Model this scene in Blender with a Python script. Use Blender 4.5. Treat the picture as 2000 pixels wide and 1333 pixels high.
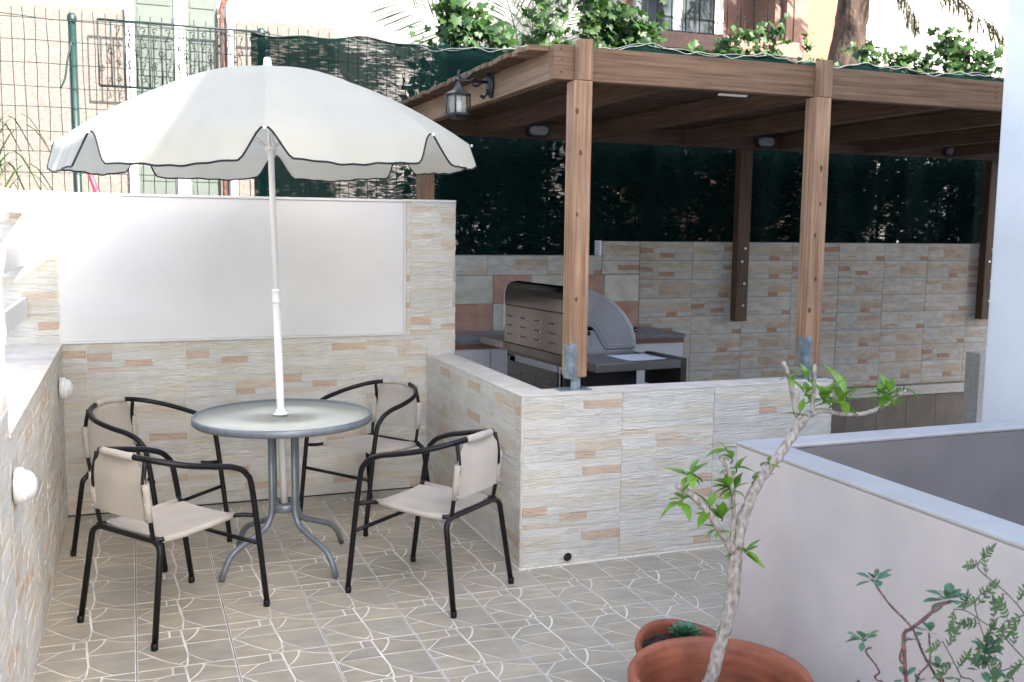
import bpy, bmesh, math, random
from mathutils import Vector, Matrix, Quaternion
R = math.radians
PI = math.pi
scene = bpy.context.scene
COL = scene.collection
for o in list(bpy.data.objects):
    bpy.data.objects.remove(o)

# ------------------------------------------------------------------ camera
cam_d = bpy.data.cameras.new('camera')
cam = bpy.data.objects.new('camera', cam_d)
COL.objects.link(cam)
yaw, pit, rol = R(20.903), R(6.480), R(-0.692)
fw = Vector((math.sin(yaw)*math.cos(pit), math.cos(yaw)*math.cos(pit), -math.sin(pit)))
r0 = Vector((math.cos(yaw), -math.sin(yaw), 0))
d0 = fw.cross(r0)
rt = r0*math.cos(rol) + d0*math.sin(rol)
dn = -r0*math.sin(rol) + d0*math.cos(rol)
mw = Matrix((rt, -dn, -fw)).transposed().to_4x4()
mw.translation = Vector((0.3917, -6.1167, 1.68))
cam.matrix_world = mw
cam_d.sensor_width = 36
cam_d.lens = 35.0
cam_d.clip_start = 0.05
cam_d.clip_end = 2000
cam_d.dof.use_dof = True
cam_d.dof.focus_distance = 4.3
cam_d.dof.aperture_fstop = 6.3
scene.camera = cam

# ------------------------------------------------------------------ sky, sun, exposure
SUN_D = Vector((-0.40, 0.70, -0.60)).normalized()      # direction the light travels
world = bpy.data.worlds.new('World')
scene.world = world
world.use_nodes = True
wn = world.node_tree
sky = wn.nodes.new('ShaderNodeTexSky')
sky.sky_type = 'NISHITA'
sky.sun_disc = False
sky.sun_elevation = math.asin(-SUN_D.z)
sky.sun_rotation = math.atan2(-SUN_D.x, -SUN_D.y)
sky.air_density = 1.0
sky.ozone_density = 0.8
sky.dust_density = 2.6
bg = wn.nodes['Background']
bg.inputs['Strength'].default_value = 0.15
wn.links.new(sky.outputs[0], bg.inputs['Color'])
sun_l = bpy.data.lights.new('sun', 'SUN')
sun_l.energy = 4.0
sun_l.angle = R(0.55)
sun_l.color = (1.0, 0.95, 0.87)
sun = bpy.data.objects.new('sun', sun_l)
COL.objects.link(sun)
sun.rotation_euler = SUN_D.to_track_quat('-Z', 'Y').to_euler()
sun.location = (6, -12, 14)
vs = scene.view_settings
vs.view_transform = 'Standard'
vs.look = 'None'
vs.gamma = 1
vs.use_curve_mapping = False
vs.exposure = 2.24
scene.cycles.max_bounces = 10
scene.cycles.diffuse_bounces = 5
scene.cycles.transparent_max_bounces = 24

# ------------------------------------------------------------------ materials
def new_mat(name):
    m = bpy.data.materials.new(name)
    m.use_nodes = True
    nt = m.node_tree
    return m, nt, nt.nodes['Principled BSDF']

def mat(name, col, rough=0.6, metal=0.0, var=0.08, scale=6.0, bump=0.0, bscale=40.0, spec=0.5,
        objvar=0.0, col2=None, stretch=(1, 1, 1), trans=0.0, sss=0.0, detail=6, thr=(0.35, 0.65), bdist=0.01, dirt=0.0, dscale=1.7):
    """Principled material: base colour broken up by noise, optional relief and per-object variation."""
    m, nt, b = new_mat(name)
    N = nt.nodes; L = nt.links
    b.inputs['Roughness'].default_value = rough
    b.inputs['Metallic'].default_value = metal
    b.inputs['Specular IOR Level'].default_value = spec
    tc = N.new('ShaderNodeTexCoord')
    mp = N.new('ShaderNodeMapping'); mp.inputs['Scale'].default_value = stretch
    oi = N.new('ShaderNodeObjectInfo')
    ml = N.new('ShaderNodeMath'); ml.operation = 'MULTIPLY'; ml.inputs[1].default_value = 37.0
    L.new(oi.outputs['Random'], ml.inputs[0])
    cx = N.new('ShaderNodeCombineXYZ')
    for i in range(3): L.new(ml.outputs[0], cx.inputs[i])
    ad = N.new('ShaderNodeVectorMath'); ad.operation = 'ADD'
    L.new(tc.outputs['Object'], ad.inputs[0]); L.new(cx.outputs[0], ad.inputs[1])
    L.new(ad.outputs[0], mp.inputs['Vector'])
    nz = N.new('ShaderNodeTexNoise'); nz.inputs['Scale'].default_value = scale
    nz.inputs['Detail'].default_value = detail
    L.new(mp.outputs[0], nz.inputs['Vector'])
    rp = N.new('ShaderNodeValToRGB')
    c2 = col2 if col2 else tuple(max(0, c*(1-var*2.2)) for c in col)
    c1 = col if col2 else tuple(min(1, c*(1+var)) for c in col)
    rp.color_ramp.elements[0].position = thr[0]; rp.color_ramp.elements[0].color = (*c2, 1)
    rp.color_ramp.elements[1].position = thr[1]; rp.color_ramp.elements[1].color = (*c1, 1)
    L.new(nz.outputs['Fac'], rp.inputs[0])
    out = rp.outputs[0]
    if objvar:
        hs = N.new('ShaderNodeHueSaturation')
        mr = N.new('ShaderNodeMapRange')
        mr.inputs['To Min'].default_value = 1-objvar; mr.inputs['To Max'].default_value = 1+objvar
        L.new(oi.outputs['Random'], mr.inputs['Value'])
        L.new(mr.outputs[0], hs.inputs['Value']); L.new(out, hs.inputs['Color'])
        out = hs.outputs[0]
    if dirt:
        ge = N.new('ShaderNodeNewGeometry'); nd = N.new('ShaderNodeTexNoise')
        nd.inputs['Scale'].default_value = dscale; nd.inputs['Detail'].default_value = 7; nd.inputs['Roughness'].default_value = 0.62
        L.new(ge.outputs['Position'], nd.inputs['Vector'])
        md_ = N.new('ShaderNodeMapRange'); md_.inputs['From Min'].default_value = 0.34; md_.inputs['From Max'].default_value = 0.60
        md_.inputs['To Min'].default_value = 1-dirt; md_.inputs['To Max'].default_value = 1.0
        L.new(nd.outputs['Fac'], md_.inputs['Value'])
        mx_ = N.new('ShaderNodeMix'); mx_.data_type = 'RGBA'; mx_.blend_type = 'MULTIPLY'; mx_.inputs['Factor'].default_value = 1.0
        L.new(out, mx_.inputs['A']); L.new(md_.outputs[0], mx_.inputs['B']); out = mx_.outputs['Result']
    L.new(out, b.inputs['Base Color'])
    if bump:
        n2 = N.new('ShaderNodeTexNoise'); n2.inputs['Scale'].default_value = bscale; n2.inputs['Detail'].default_value = 5
        L.new(mp.outputs[0], n2.inputs['Vector'])
        bp = N.new('ShaderNodeBump'); bp.inputs['Strength'].default_value = bump
        bp.inputs['Distance'].default_value = bdist
        L.new(n2.outputs['Fac'], bp.inputs['Height']); L.new(bp.outputs[0], b.inputs['Normal'])
    if trans:
        tr = N.new('ShaderNodeBsdfTranslucent'); mx = N.new('ShaderNodeMixShader')
        mx.inputs[0].default_value = trans
        L.new(out, tr.inputs['Color']); L.new(b.outputs[0], mx.inputs[1]); L.new(tr.outputs[0], mx.inputs[2])
        L.new(mx.outputs[0], N['Material Output'].inputs['Surface'])
    return m

def stone_mat(name, col, col2):
    """Split-face stone print: mottled colour with slanting chisel marks as relief."""
    m = mat(name, col, rough=0.62, col2=col2, scale=11, objvar=0.045, stretch=(1, 1, 2.2), spec=0.3, dirt=0.10)
    nt = m.node_tree; N = nt.nodes; L = nt.links; b = N['Principled BSDF']
    mp = [n for n in N if n.type == 'MAPPING'][0]
    m2 = N.new('ShaderNodeMapping'); m2.inputs['Rotation'].default_value = (0, R(52), 0)
    m2.inputs['Scale'].default_value = (0.35, 1, 1.6)
    L.new(mp.outputs[0], m2.inputs['Vector'])
    n1 = N.new('ShaderNodeTexNoise'); n1.inputs['Scale'].default_value = 46; n1.inputs['Detail'].default_value = 3
    n1.inputs['Distortion'].default_value = 0.8
    L.new(m2.outputs[0], n1.inputs['Vector'])
    bp = N.new('ShaderNodeBump'); bp.inputs['Strength'].default_value = 0.9; bp.inputs['Distance'].default_value = 0.009
    L.new(n1.outputs['Fac'], bp.inputs['Height']); L.new(bp.outputs[0], b.inputs['Normal'])
    return m

def wood_mat(name, axis, dark=1.0):
    st = [46, 46, 46]; st[axis] = 1.5
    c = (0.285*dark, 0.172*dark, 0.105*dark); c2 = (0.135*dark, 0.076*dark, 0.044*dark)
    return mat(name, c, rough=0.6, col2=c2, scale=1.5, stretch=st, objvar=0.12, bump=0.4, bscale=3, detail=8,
               thr=(0.3, 0.7), spec=0.3, bdist=0.004, dirt=0.22, dscale=2.6)

MT = {}
MT['st_white'] = stone_mat('stone_white', (0.69, 0.66, 0.595), (0.635, 0.60, 0.53))
MT['st_cream'] = stone_mat('stone_cream', (0.675, 0.62, 0.52), (0.61, 0.555, 0.455))
MT['st_grey'] = stone_mat('stone_grey', (0.65, 0.625, 0.57), (0.59, 0.56, 0.505))
MT['st_peach'] = stone_mat('stone_peach', (0.62, 0.475, 0.36), (0.55, 0.405, 0.295))
MT['st_tan'] = stone_mat('stone_tan', (0.65, 0.555, 0.44), (0.60, 0.495, 0.38))
STONE = [MT[k] for k in ('st_white', 'st_cream', 'st_grey', 'st_peach', 'st_tan')]
DSTONE = [stone_mat('kitchen_stone_a', (0.52, 0.495, 0.46), (0.42, 0.395, 0.355)),  # same tile as STONE, colours lowered for the shade under the pergola
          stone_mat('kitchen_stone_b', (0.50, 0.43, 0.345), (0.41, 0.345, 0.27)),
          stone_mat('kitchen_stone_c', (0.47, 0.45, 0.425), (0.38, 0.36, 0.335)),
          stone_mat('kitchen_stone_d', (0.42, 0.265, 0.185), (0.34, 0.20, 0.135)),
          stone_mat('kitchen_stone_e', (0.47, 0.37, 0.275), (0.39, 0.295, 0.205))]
MT['grout'] = mat('grout_light', (0.74, 0.68, 0.58), 0.9, var=0.06, scale=30, bump=0.2)
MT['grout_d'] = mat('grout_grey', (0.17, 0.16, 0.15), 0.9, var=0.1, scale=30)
MT['marble_c'] = mat('marble_cream', (0.50, 0.48, 0.41), 0.45, col2=(0.38, 0.36, 0.30), scale=9, detail=10, objvar=0.08)
MT['marble_r'] = mat('marble_red', (0.40, 0.24, 0.175), 0.45, col2=(0.30, 0.155, 0.11), scale=9, detail=10, objvar=0.08)
MT['panel'] = mat('smooth_render', (0.70, 0.68, 0.65), 0.7, var=0.02, scale=2, bump=0.10, bscale=28, dirt=0.07, dscale=1.1, bdist=0.006)
MT['coping'] = mat('coping_stone', (0.62, 0.57, 0.50), 0.7, var=0.06, scale=9, bump=0.15, bscale=60)
MT['white'] = mat('white_paint', (0.74, 0.74, 0.735), 0.5, var=0.02, scale=3)
MT['house'] = mat('house_render', (0.84, 0.83, 0.82), 0.8, var=0.03, scale=2, bump=0.1, bscale=120)
MT['pinkwall'] = mat('lilac_render', (0.56, 0.505, 0.49), 0.75, var=0.035, scale=1.6, bump=0.22, bscale=22, dirt=0.13, dscale=2.2, bdist=0.008)
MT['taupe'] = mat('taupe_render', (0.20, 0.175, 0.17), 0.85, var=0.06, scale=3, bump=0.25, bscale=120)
MT['capwhite'] = mat('parapet_cap', (0.43, 0.415, 0.40), 0.6, var=0.03, scale=4, bump=0.15, bscale=40, dirt=0.12, dscale=3)
MT['fl_stone'] = mat('floor_tile_stone', (0.44, 0.375, 0.275), 0.38, col2=(0.335, 0.295, 0.23), scale=9, detail=9, objvar=0.07,
                     bump=0.12, bscale=60, thr=(0.3, 0.7), stretch=(1, 2.0, 1), bdist=0.003, dirt=0.20, dscale=1.4)
MT['fl_stone2'] = mat('floor_tile_stone_b', (0.41, 0.36, 0.28), 0.38, col2=(0.325, 0.295, 0.24), scale=8, detail=9, objvar=0.07,
                      bump=0.12, bscale=60, thr=(0.3, 0.7), stretch=(1, 2.0, 1), bdist=0.003, dirt=0.20, dscale=1.4)
MT['fl_joint'] = mat('floor_tile_joint', (0.76, 0.73, 0.655), 0.55, var=0.08, scale=9, dirt=0.18, dscale=2.6)
MT['fl_grout'] = mat('floor_grout', (0.22, 0.21, 0.20), 0.9, var=0.12, scale=20)
MT['ground'] = mat('ground_paving', (0.20, 0.20, 0.205), 0.7, var=0.08, scale=1.2, bump=0.1, bscale=30)
MT['step'] = mat('step_tile', (0.21, 0.17, 0.14), 0.5, var=0.08, scale=6, objvar=0.06)
WX, WY, WZ = wood_mat('wood_along_x', 0), wood_mat('wood_along_y', 1), wood_mat('wood_along_z', 2, 1.55)
WXD = wood_mat('wood_shaded_x', 0, 0.42); WYD = wood_mat('wood_shaded_y', 1, 0.5); WZD = wood_mat('wood_shaded_z', 2, 0.5)  # same timber, with the shade under the slat roof put into its colour
MT['knot'] = mat('wood_knot', (0.10, 0.05, 0.03), 0.7, var=0.2, scale=60)
MT['galv'] = mat('galvanised_steel', (0.30, 0.36, 0.40), 0.45, 0.7, var=0.15, scale=20)
MT['bolt'] = mat('bolt_steel', (0.55, 0.58, 0.6), 0.3, 0.9, var=0.1, scale=40)
MT['black'] = mat('black_tube_paint', (0.005, 0.005, 0.006), 0.38, var=0.1, scale=30, spec=0.3)
MT['iron'] = mat('black_iron', (0.009, 0.010, 0.014), 0.45, var=0.2, scale=30, bump=0.15, bscale=160)
MT['greytube'] = mat('grey_metal_paint', (0.17, 0.19, 0.215), 0.36, 0.35, var=0.06, scale=20)
MT['fabric'] = mat('sling_fabric', (0.50, 0.45, 0.39), 0.85, var=0.05, scale=5, bump=0.3, bscale=420, spec=0.2, trans=0.12)
MT['canopy'] = mat('canopy_fabric', (0.55, 0.54, 0.475), 0.85, var=0.02, scale=3, bump=0.1, bscale=8, spec=0.15, trans=0.42)
MT['piping'] = mat('black_piping', (0.006, 0.009, 0.012), 0.7, var=0.1, scale=20)
MT['plastic'] = mat('white_plastic', (0.75, 0.75, 0.74), 0.35, var=0.02, scale=5)
MT['steel'] = mat('brushed_steel', (0.10, 0.103, 0.11), 0.15, 1.0, var=0.05, scale=3)
MT['steel_s'] = mat('shelf_steel', (0.20, 0.195, 0.20), 0.34, 0.9, var=0.08, scale=4)
MT['steel_d'] = mat('dark_steel', (0.08, 0.078, 0.075), 0.30, 0.85, var=0.10, scale=4)
MT['steel_l'] = mat('lid_end_casting', (0.36, 0.37, 0.40), 0.28, 0.9, var=0.08, scale=3)
MT['blackpanel'] = mat('black_panel', (0.012, 0.012, 0.014), 0.4, var=0.1, scale=10)
MT['terra'] = mat('terracotta', (0.34, 0.105, 0.052), 0.55, col2=(0.25, 0.072, 0.036), scale=5, bump=0.12, bscale=70, stretch=(1, 1, 9), detail=8, dirt=0.35, dscale=9)
MT['soil'] = mat('potting_soil', (0.035, 0.025, 0.02), 0.95, var=0.4, scale=60, bump=0.9, bscale=90, bdist=0.02)
MT['bark'] = mat('pale_bark', (0.40, 0.36, 0.325), 0.9, col2=(0.17, 0.135, 0.115), scale=95, bump=0.5, bscale=110, stretch=(1, 1, 0.45), detail=10, thr=(0.32, 0.64), bdist=0.006)
MT['bark_d'] = mat('dark_bark', (0.11, 0.07, 0.05), 0.95, col2=(0.035, 0.022, 0.018), scale=9, bump=1.0, bscale=12, stretch=(1, 1, 0.5), bdist=0.05)
MT['stem_red'] = mat('reddish_stem', (0.13, 0.055, 0.05), 0.7, var=0.3, scale=60, bump=0.3)
MT['stem_green'] = mat('green_stem', (0.06, 0.09, 0.035), 0.7, var=0.2, scale=40)
MT['leaf_lime'] = mat('young_leaf', (0.20, 0.36, 0.035), 0.45, col2=(0.10, 0.23, 0.02), scale=18, trans=0.35, thr=(0.3, 0.7))
MT['leaf_dark'] = mat('succulent_leaf', (0.075, 0.175, 0.085), 0.42, col2=(0.045, 0.115, 0.06), scale=25, trans=0.12)
MT['leaf_jas'] = mat('jasmine_leaf', (0.085, 0.15, 0.05), 0.5, col2=(0.04, 0.09, 0.035), scale=25, trans=0.2)
MT['leaf_vine'] = mat('vine_leaf', (0.05, 0.115, 0.018), 0.5, col2=(0.016, 0.052, 0.012), scale=5, trans=0.35)
MT['leaf_hedge'] = mat('hedge_leaf', (0.04, 0.07, 0.025), 0.55, col2=(0.015, 0.03, 0.012), scale=4, trans=0.2)
MT['leaf_palm'] = mat('palm_leaflet', (0.045, 0.07, 0.04), 0.5, col2=(0.028, 0.045, 0.028), scale=8, trans=0.2)
MT['needle'] = mat('needle_foliage', (0.07, 0.085, 0.025), 0.6, col2=(0.035, 0.035, 0.012), scale=6, trans=0.2)
MT['echeveria'] = mat('rosette_leaf', (0.09, 0.22, 0.11), 0.5, col2=(0.055, 0.15, 0.075), scale=20, trans=0.1)
MT['ech_edge'] = mat('rosette_edge', (0.36, 0.46, 0.25), 0.5, var=0.1, scale=20)
MT['grass'] = mat('grass_blade', (0.07, 0.14, 0.02), 0.5, col2=(0.03, 0.065, 0.012), scale=4, trans=0.3)
MT['wire'] = mat('green_wire', (0.006, 0.018, 0.016), 0.5, var=0.1, scale=20)
MT['greenpost'] = mat('green_post_paint', (0.006, 0.030, 0.024), 0.45, var=0.1, scale=12)
MT['rope'] = mat('pale_cord', (0.22, 0.24, 0.23), 0.8, var=0.1, scale=40)
MT['nb_white'] = mat('neighbour_white_render', (0.74, 0.71, 0.66), 0.9, var=0.03, scale=2, bump=0.2, bscale=60)
MT['nb_beige'] = mat('neighbour_pebbledash', (0.20, 0.17, 0.15), 0.95, col2=(0.15, 0.125, 0.11), scale=34, bump=0.8, bscale=60)
MT['nb_pink'] = mat('neighbour_pink_render', (0.30, 0.185, 0.15), 0.9, col2=(0.24, 0.145, 0.115), scale=12, bump=0.5, bscale=40)
MT['nb_grey'] = mat('neighbour_pale_render', (0.44, 0.40, 0.385), 0.9, var=0.06, scale=1.5, bump=0.2, bscale=60)
MT['nb_orange'] = mat('neighbour_apricot_render', (0.36, 0.18, 0.11), 0.9, var=0.06, scale=4, bump=0.3, bscale=50)
MT['shutter'] = mat('sage_shutter', (0.095, 0.115, 0.098), 0.6, var=0.05, scale=4)
MT['rust'] = mat('rusty_pipe', (0.16, 0.075, 0.055), 0.8, var=0.25, scale=25, bump=0.3)
MT['red'] = mat('red_pipe', (0.55, 0.03, 0.06), 0.45, var=0.08, scale=10)
MT['cabinet'] = mat('white_cabinet', (0.50, 0.49, 0.51), 0.5, var=0.02, scale=3)
MT['counter'] = mat('grey_counter', (0.16, 0.165, 0.18), 0.35, var=0.1, scale=20)
MT['mortar_edge'] = mat('brown_trim', (0.16, 0.07, 0.05), 0.6, var=0.1, scale=20)
MT['paper'] = mat('pale_film', (0.55, 0.6, 0.7), 0.4, var=0.05, scale=8)
MT['hole'] = mat('drain_dark', (0.01, 0.01, 0.01), 0.9, var=0.1, scale=5)
MT['roof'] = mat('roof_tile', (0.30, 0.13, 0.08), 0.8, var=0.15, scale=8)

def glass_mat(name, col, rough, mixfac, tint):
    m, nt, b = new_mat(name)
    N = nt.nodes; L = nt.links
    b.inputs['Base Color'].default_value = (*col, 1); b.inputs['Roughness'].default_value = rough
    tr = N.new('ShaderNodeBsdfTransparent'); tr.inputs[0].default_value = (*tint, 1)
    mx = N.new('ShaderNodeMixShader'); mx.inputs[0].default_value = mixfac
    tc = N.new('ShaderNodeTexCoord'); nz = N.new('ShaderNodeTexNoise'); nz.inputs['Scale'].default_value = 55
    nz.inputs['Distortion'].default_value = 1.2
    bp = N.new('ShaderNodeBump'); bp.inputs['Strength'].default_value = 0.5; bp.inputs['Distance'].default_value = 0.004
    L.new(tc.outputs['Object'], nz.inputs['Vector']); L.new(nz.outputs['Fac'], bp.inputs['Height'])
    L.new(bp.outputs[0], b.inputs['Normal'])
    L.new(tr.outputs[0], mx.inputs[1]); L.new(b.outputs[0], mx.inputs[2])
    L.new(mx.outputs[0], N['Material Output'].inputs['Surface'])
    return m
MT['tableglass'] = glass_mat('rippled_table_glass', (0.66, 0.68, 0.62), 0.16, 0.66, (0.9, 0.93, 0.9))
MT['lampglass'] = glass_mat('lantern_glass', (0.6, 0.6, 0.58), 0.08, 0.30, (0.92, 0.92, 0.9))
MT['bulkglass'] = glass_mat('bulkhead_glass', (0.30, 0.31, 0.33), 0.15, 0.85, (0.8, 0.8, 0.8))
MT['winglass'] = mat('window_glass', (0.10, 0.12, 0.13), 0.06, var=0.3, scale=1.5, spec=1.0)

def net_mat():
    """Knitted shade net: dark green threads with fine gaps, slightly see-through."""
    m, nt, b = new_mat('green_shade_net')
    N = nt.nodes; L = nt.links
    b.inputs['Base Color'].default_value = (0.0025, 0.017, 0.015, 1); b.inputs['Roughness'].default_value = 0.9; b.inputs['Specular IOR Level'].default_value = 0.1
    tl = N.new('ShaderNodeBsdfTranslucent'); tl.inputs[0].default_value = (0.003, 0.030, 0.025, 1)
    m1 = N.new('ShaderNodeMixShader'); m1.inputs[0].default_value = 0.35
    L.new(b.outputs[0], m1.inputs[1]); L.new(tl.outputs[0], m1.inputs[2])
    tr = N.new('ShaderNodeBsdfTransparent')
    tc = N.new('ShaderNodeTexCoord')
    mp = N.new('ShaderNodeMapping'); mp.inputs['Scale'].default_value = (14, 1, 70)
    L.new(tc.outputs['Object'], mp.inputs['Vector'])
    n1 = N.new('ShaderNodeTexNoise'); n1.inputs['Scale'].default_value = 1.0; n1.inputs['Detail'].default_value = 3
    n1.inputs['Distortion'].default_value = 0.6
    L.new(mp.outputs[0], n1.inputs['Vector'])
    n2 = N.new('ShaderNodeTexNoise'); n2.inputs['Scale'].default_value = 2.2; n2.inputs['Detail'].default_value = 4
    L.new(tc.outputs['Object'], n2.inputs['Vector'])
    ad = N.new('ShaderNodeMath'); ad.operation = 'ADD'
    L.new(n1.outputs['Fac'], ad.inputs[0]); L.new(n2.outputs['Fac'], ad.inputs[1])
    mr = N.new('ShaderNodeMapRange'); mr.inputs['From Min'].default_value = 0.98; mr.inputs['From Max'].default_value = 1.24
    mr.inputs['To Min'].default_value = 0.02; mr.inputs['To Max'].default_value = 0.42
    L.new(ad.outputs[0], mr.inputs['Value'])
    m2 = N.new('ShaderNodeMixShader')
    L.new(mr.outputs[0], m2.inputs[0]); L.new(m1.outputs[0], m2.inputs[1]); L.new(tr.outputs[0], m2.inputs[2])
    L.new(m2.outputs[0], N['Material Output'].inputs['Surface'])
    return m
MT['net'] = net_mat()

# ------------------------------------------------------------------ mesh helpers
def catmull(pts, n=6, closed=False):
    P = [Vector(p) for p in pts]; out = []
    m = len(P)
    rng = m if closed else m-1
    for i in range(rng):
        if closed:
            a, b, c, d = P[(i-1) % m], P[i], P[(i+1) % m], P[(i+2) % m]
        else:
            b, c = P[i], P[i+1]
            a = P[i-1] if i > 0 else b*2-c
            d = P[i+2] if i+2 < m else c*2-b
        for k in range(n):
            t = k/n
            out.append(0.5*((2*b)+(c-a)*t+(2*a-5*b+4*c-d)*t*t+(3*b-a-3*c+d)*t**3))
    if not closed: out.append(P[-1])
    return out

def fillet(pts, r, n=5):
    """Polyline with rounded corners."""
    P = [Vector(p) for p in pts]; out = [P[0]]
    for i in range(1, len(P)-1):
        a, b, c = P[i-1], P[i], P[i+1]
        u = (a-b); v = (c-b)
        rr = min(r, u.length*0.48, v.length*0.48)
        p0 = b+u.normalized()*rr; p1 = b+v.normalized()*rr
        for k in range(n+1):
            t = k/n
            out.append((1-t)**2*p0+2*t*(1-t)*b+t*t*p1)
    out.append(P[-1])
    return out

class MB:
    def __init__(s): s.v = []; s.f = []; s.m = []; s.sm = []
    def face(s, pts, mi=0, smooth=False):
        i = len(s.v); s.v += [tuple(p) for p in pts]; s.f.append(tuple(range(i, i+len(pts)))); s.m.append(mi); s.sm.append(smooth)
    def box(s, a, b, mi=0):
        x0, y0, z0 = a; x1, y1, z1 = b
        i = len(s.v)
        s.v += [(x0,y0,z0),(x1,y0,z0),(x1,y1,z0),(x0,y1,z0),(x0,y0,z1),(x1,y0,z1),(x1,y1,z1),(x0,y1,z1)]
        for f in ((0,3,2,1),(4,5,6,7),(0,1,5,4),(1,2,6,5),(2,3,7,6),(3,0,4,7)):
            s.f.append(tuple(i+k for k in f)); s.m.append(mi); s.sm.append(False)
        return s
    def tube(s, pts, rad, seg=10, mi=0, caps=True, closed=False, flat=1.0):
        P = [Vector(p) for p in pts]; n = len(P)
        rads = rad if isinstance(rad, (list, tuple)) else [rad]*n
        T = []
        for i in range(n):
            if closed: t = P[(i+1) % n]-P[i-1]
            elif i == 0: t = P[1]-P[0]
            elif i == n-1: t = P[-1]-P[-2]
            else: t = P[i+1]-P[i-1]
            T.append(t.normalized() if t.length > 1e-9 else Vector((0,0,1)))
        up = Vector((0,0,1)) if abs(T[0].z) < 0.9 else Vector((1,0,0))
        nn = (up-T[0]*up.dot(T[0])).normalized()
        i0 = len(s.v)
        for i in range(n):
            if i: nn = T[i-1].rotation_difference(T[i]) @ nn
            nn = (nn-T[i]*nn.dot(T[i])).normalized()
            bb = T[i].cross(nn)
            for k in range(seg):
                a = 2*PI*k/seg
                s.v.append(tuple(P[i]+(nn*math.cos(a)*flat+bb*math.sin(a))*rads[i]))
        R_ = n if closed else n-1
        for i in range(R_):
            for k in range(seg):
                a = i0+i*seg+k; b = i0+i*seg+(k+1) % seg
                j = (i+1) % n
                c = i0+j*seg+(k+1) % seg; d = i0+j*seg+k
                s.f.append((a,b,c,d)); s.m.append(mi); s.sm.append(True)
        if caps and not closed:
            s.f.append(tuple(i0+k for k in range(seg))[::-1]); s.m.append(mi); s.sm.append(False)
            s.f.append(tuple(i0+(n-1)*seg+k for k in range(seg))); s.m.append(mi); s.sm.append(False)
        return s
    def lathe(s, prof, seg=32, mi=0, c=(0,0,0), smooth=True):
        i0 = len(s.v)
        for r, z in prof:
            for k in range(seg):
                a = 2*PI*k/seg
                s.v.append((c[0]+r*math.cos(a), c[1]+r*math.sin(a), c[2]+z))
        for i in range(len(prof)-1):
            for k in range(seg):
                a = i0+i*seg+k; b = i0+i*seg+(k+1) % seg
                s.f.append((a, b, b+seg, a+seg)); s.m.append(mi); s.sm.append(smooth)
        return s
    def prism(s, poly, ex, mi=0, frame=None):
        """Polygon in local (x,z) extruded along y by (y0,y1)."""
        y0, y1 = ex; n = len(poly); i = len(s.v)
        s.v += [(p[0], y0, p[1]) for p in poly]+[(p[0], y1, p[1]) for p in poly]
        s.f.append(tuple(range(i, i+n))); s.m.append(mi); s.sm.append(False)
        s.f.append(tuple(range(i+2*n-1, i+n-1, -1))); s.m.append(mi); s.sm.append(False)
        for k in range(n):
            j = (k+1) % n
            s.f.append((i+k, i+n+k, i+n+j, i+j)); s.m.append(mi); s.sm.append(False)
        return s
    def xf(s, M, start=0):
        for i in range(start, len(s.v)): s.v[i] = tuple(M @ Vector(s.v[i]))
        return s
    def mesh(s, name, mats):
        me = bpy.data.meshes.new(name)
        me.from_pydata(s.v, [], s.f)
        for m in (mats if isinstance(mats, (list, tuple)) else [mats]): me.materials.append(m)
        me.polygons.foreach_set('material_index', s.m)
        me.polygons.foreach_set('use_smooth', s.sm)
        me.update()
        bm = bmesh.new(); bm.from_mesh(me)
        bmesh.ops.recalc_face_normals(bm, faces=bm.faces)
        bm.to_mesh(me); bm.free()
        return me
    def build(s, name, mats, parent=None, bevel=0, loc=None, rz=0, seg=2):
        o = bpy.data.objects.new(name, s.mesh(name, mats))
        COL.objects.link(o)
        if parent: o.parent = parent
        if loc: o.location = loc
        if rz: o.rotation_euler.z = rz
        if bevel:
            md = o.modifiers.new('bevel', 'BEVEL'); md.width = bevel; md.segments = seg; md.limit_method = 'ANGLE'; md.angle_limit = R(40)
        return o

def mobj(name, me, parent=None, loc=(0,0,0), rz=0):
    o = bpy.data.objects.new(name, me); COL.objects.link(o)
    o.location = loc; o.rotation_euler.z = rz
    if parent: o.parent = parent
    return o
def tag(o, label, cat, group=None):
    o['label'] = label; o['category'] = cat
    if group: o['group'] = group
    return o
def empty(name, loc=(0,0,0), rz=0, label=None, cat=None, group=None):
    o = bpy.data.objects.new(name, None); COL.objects.link(o)
    o.empty_display_size = 0.1
    o.location = loc; o.rotation_euler.z = rz
    if label: tag(o, label, cat, group)
    return o
def struct(o): o['kind'] = 'structure'; return o
def stuff(o): o['kind'] = 'stuff'; return o
def bx(a, b): return MB().box(a, b)

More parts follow.
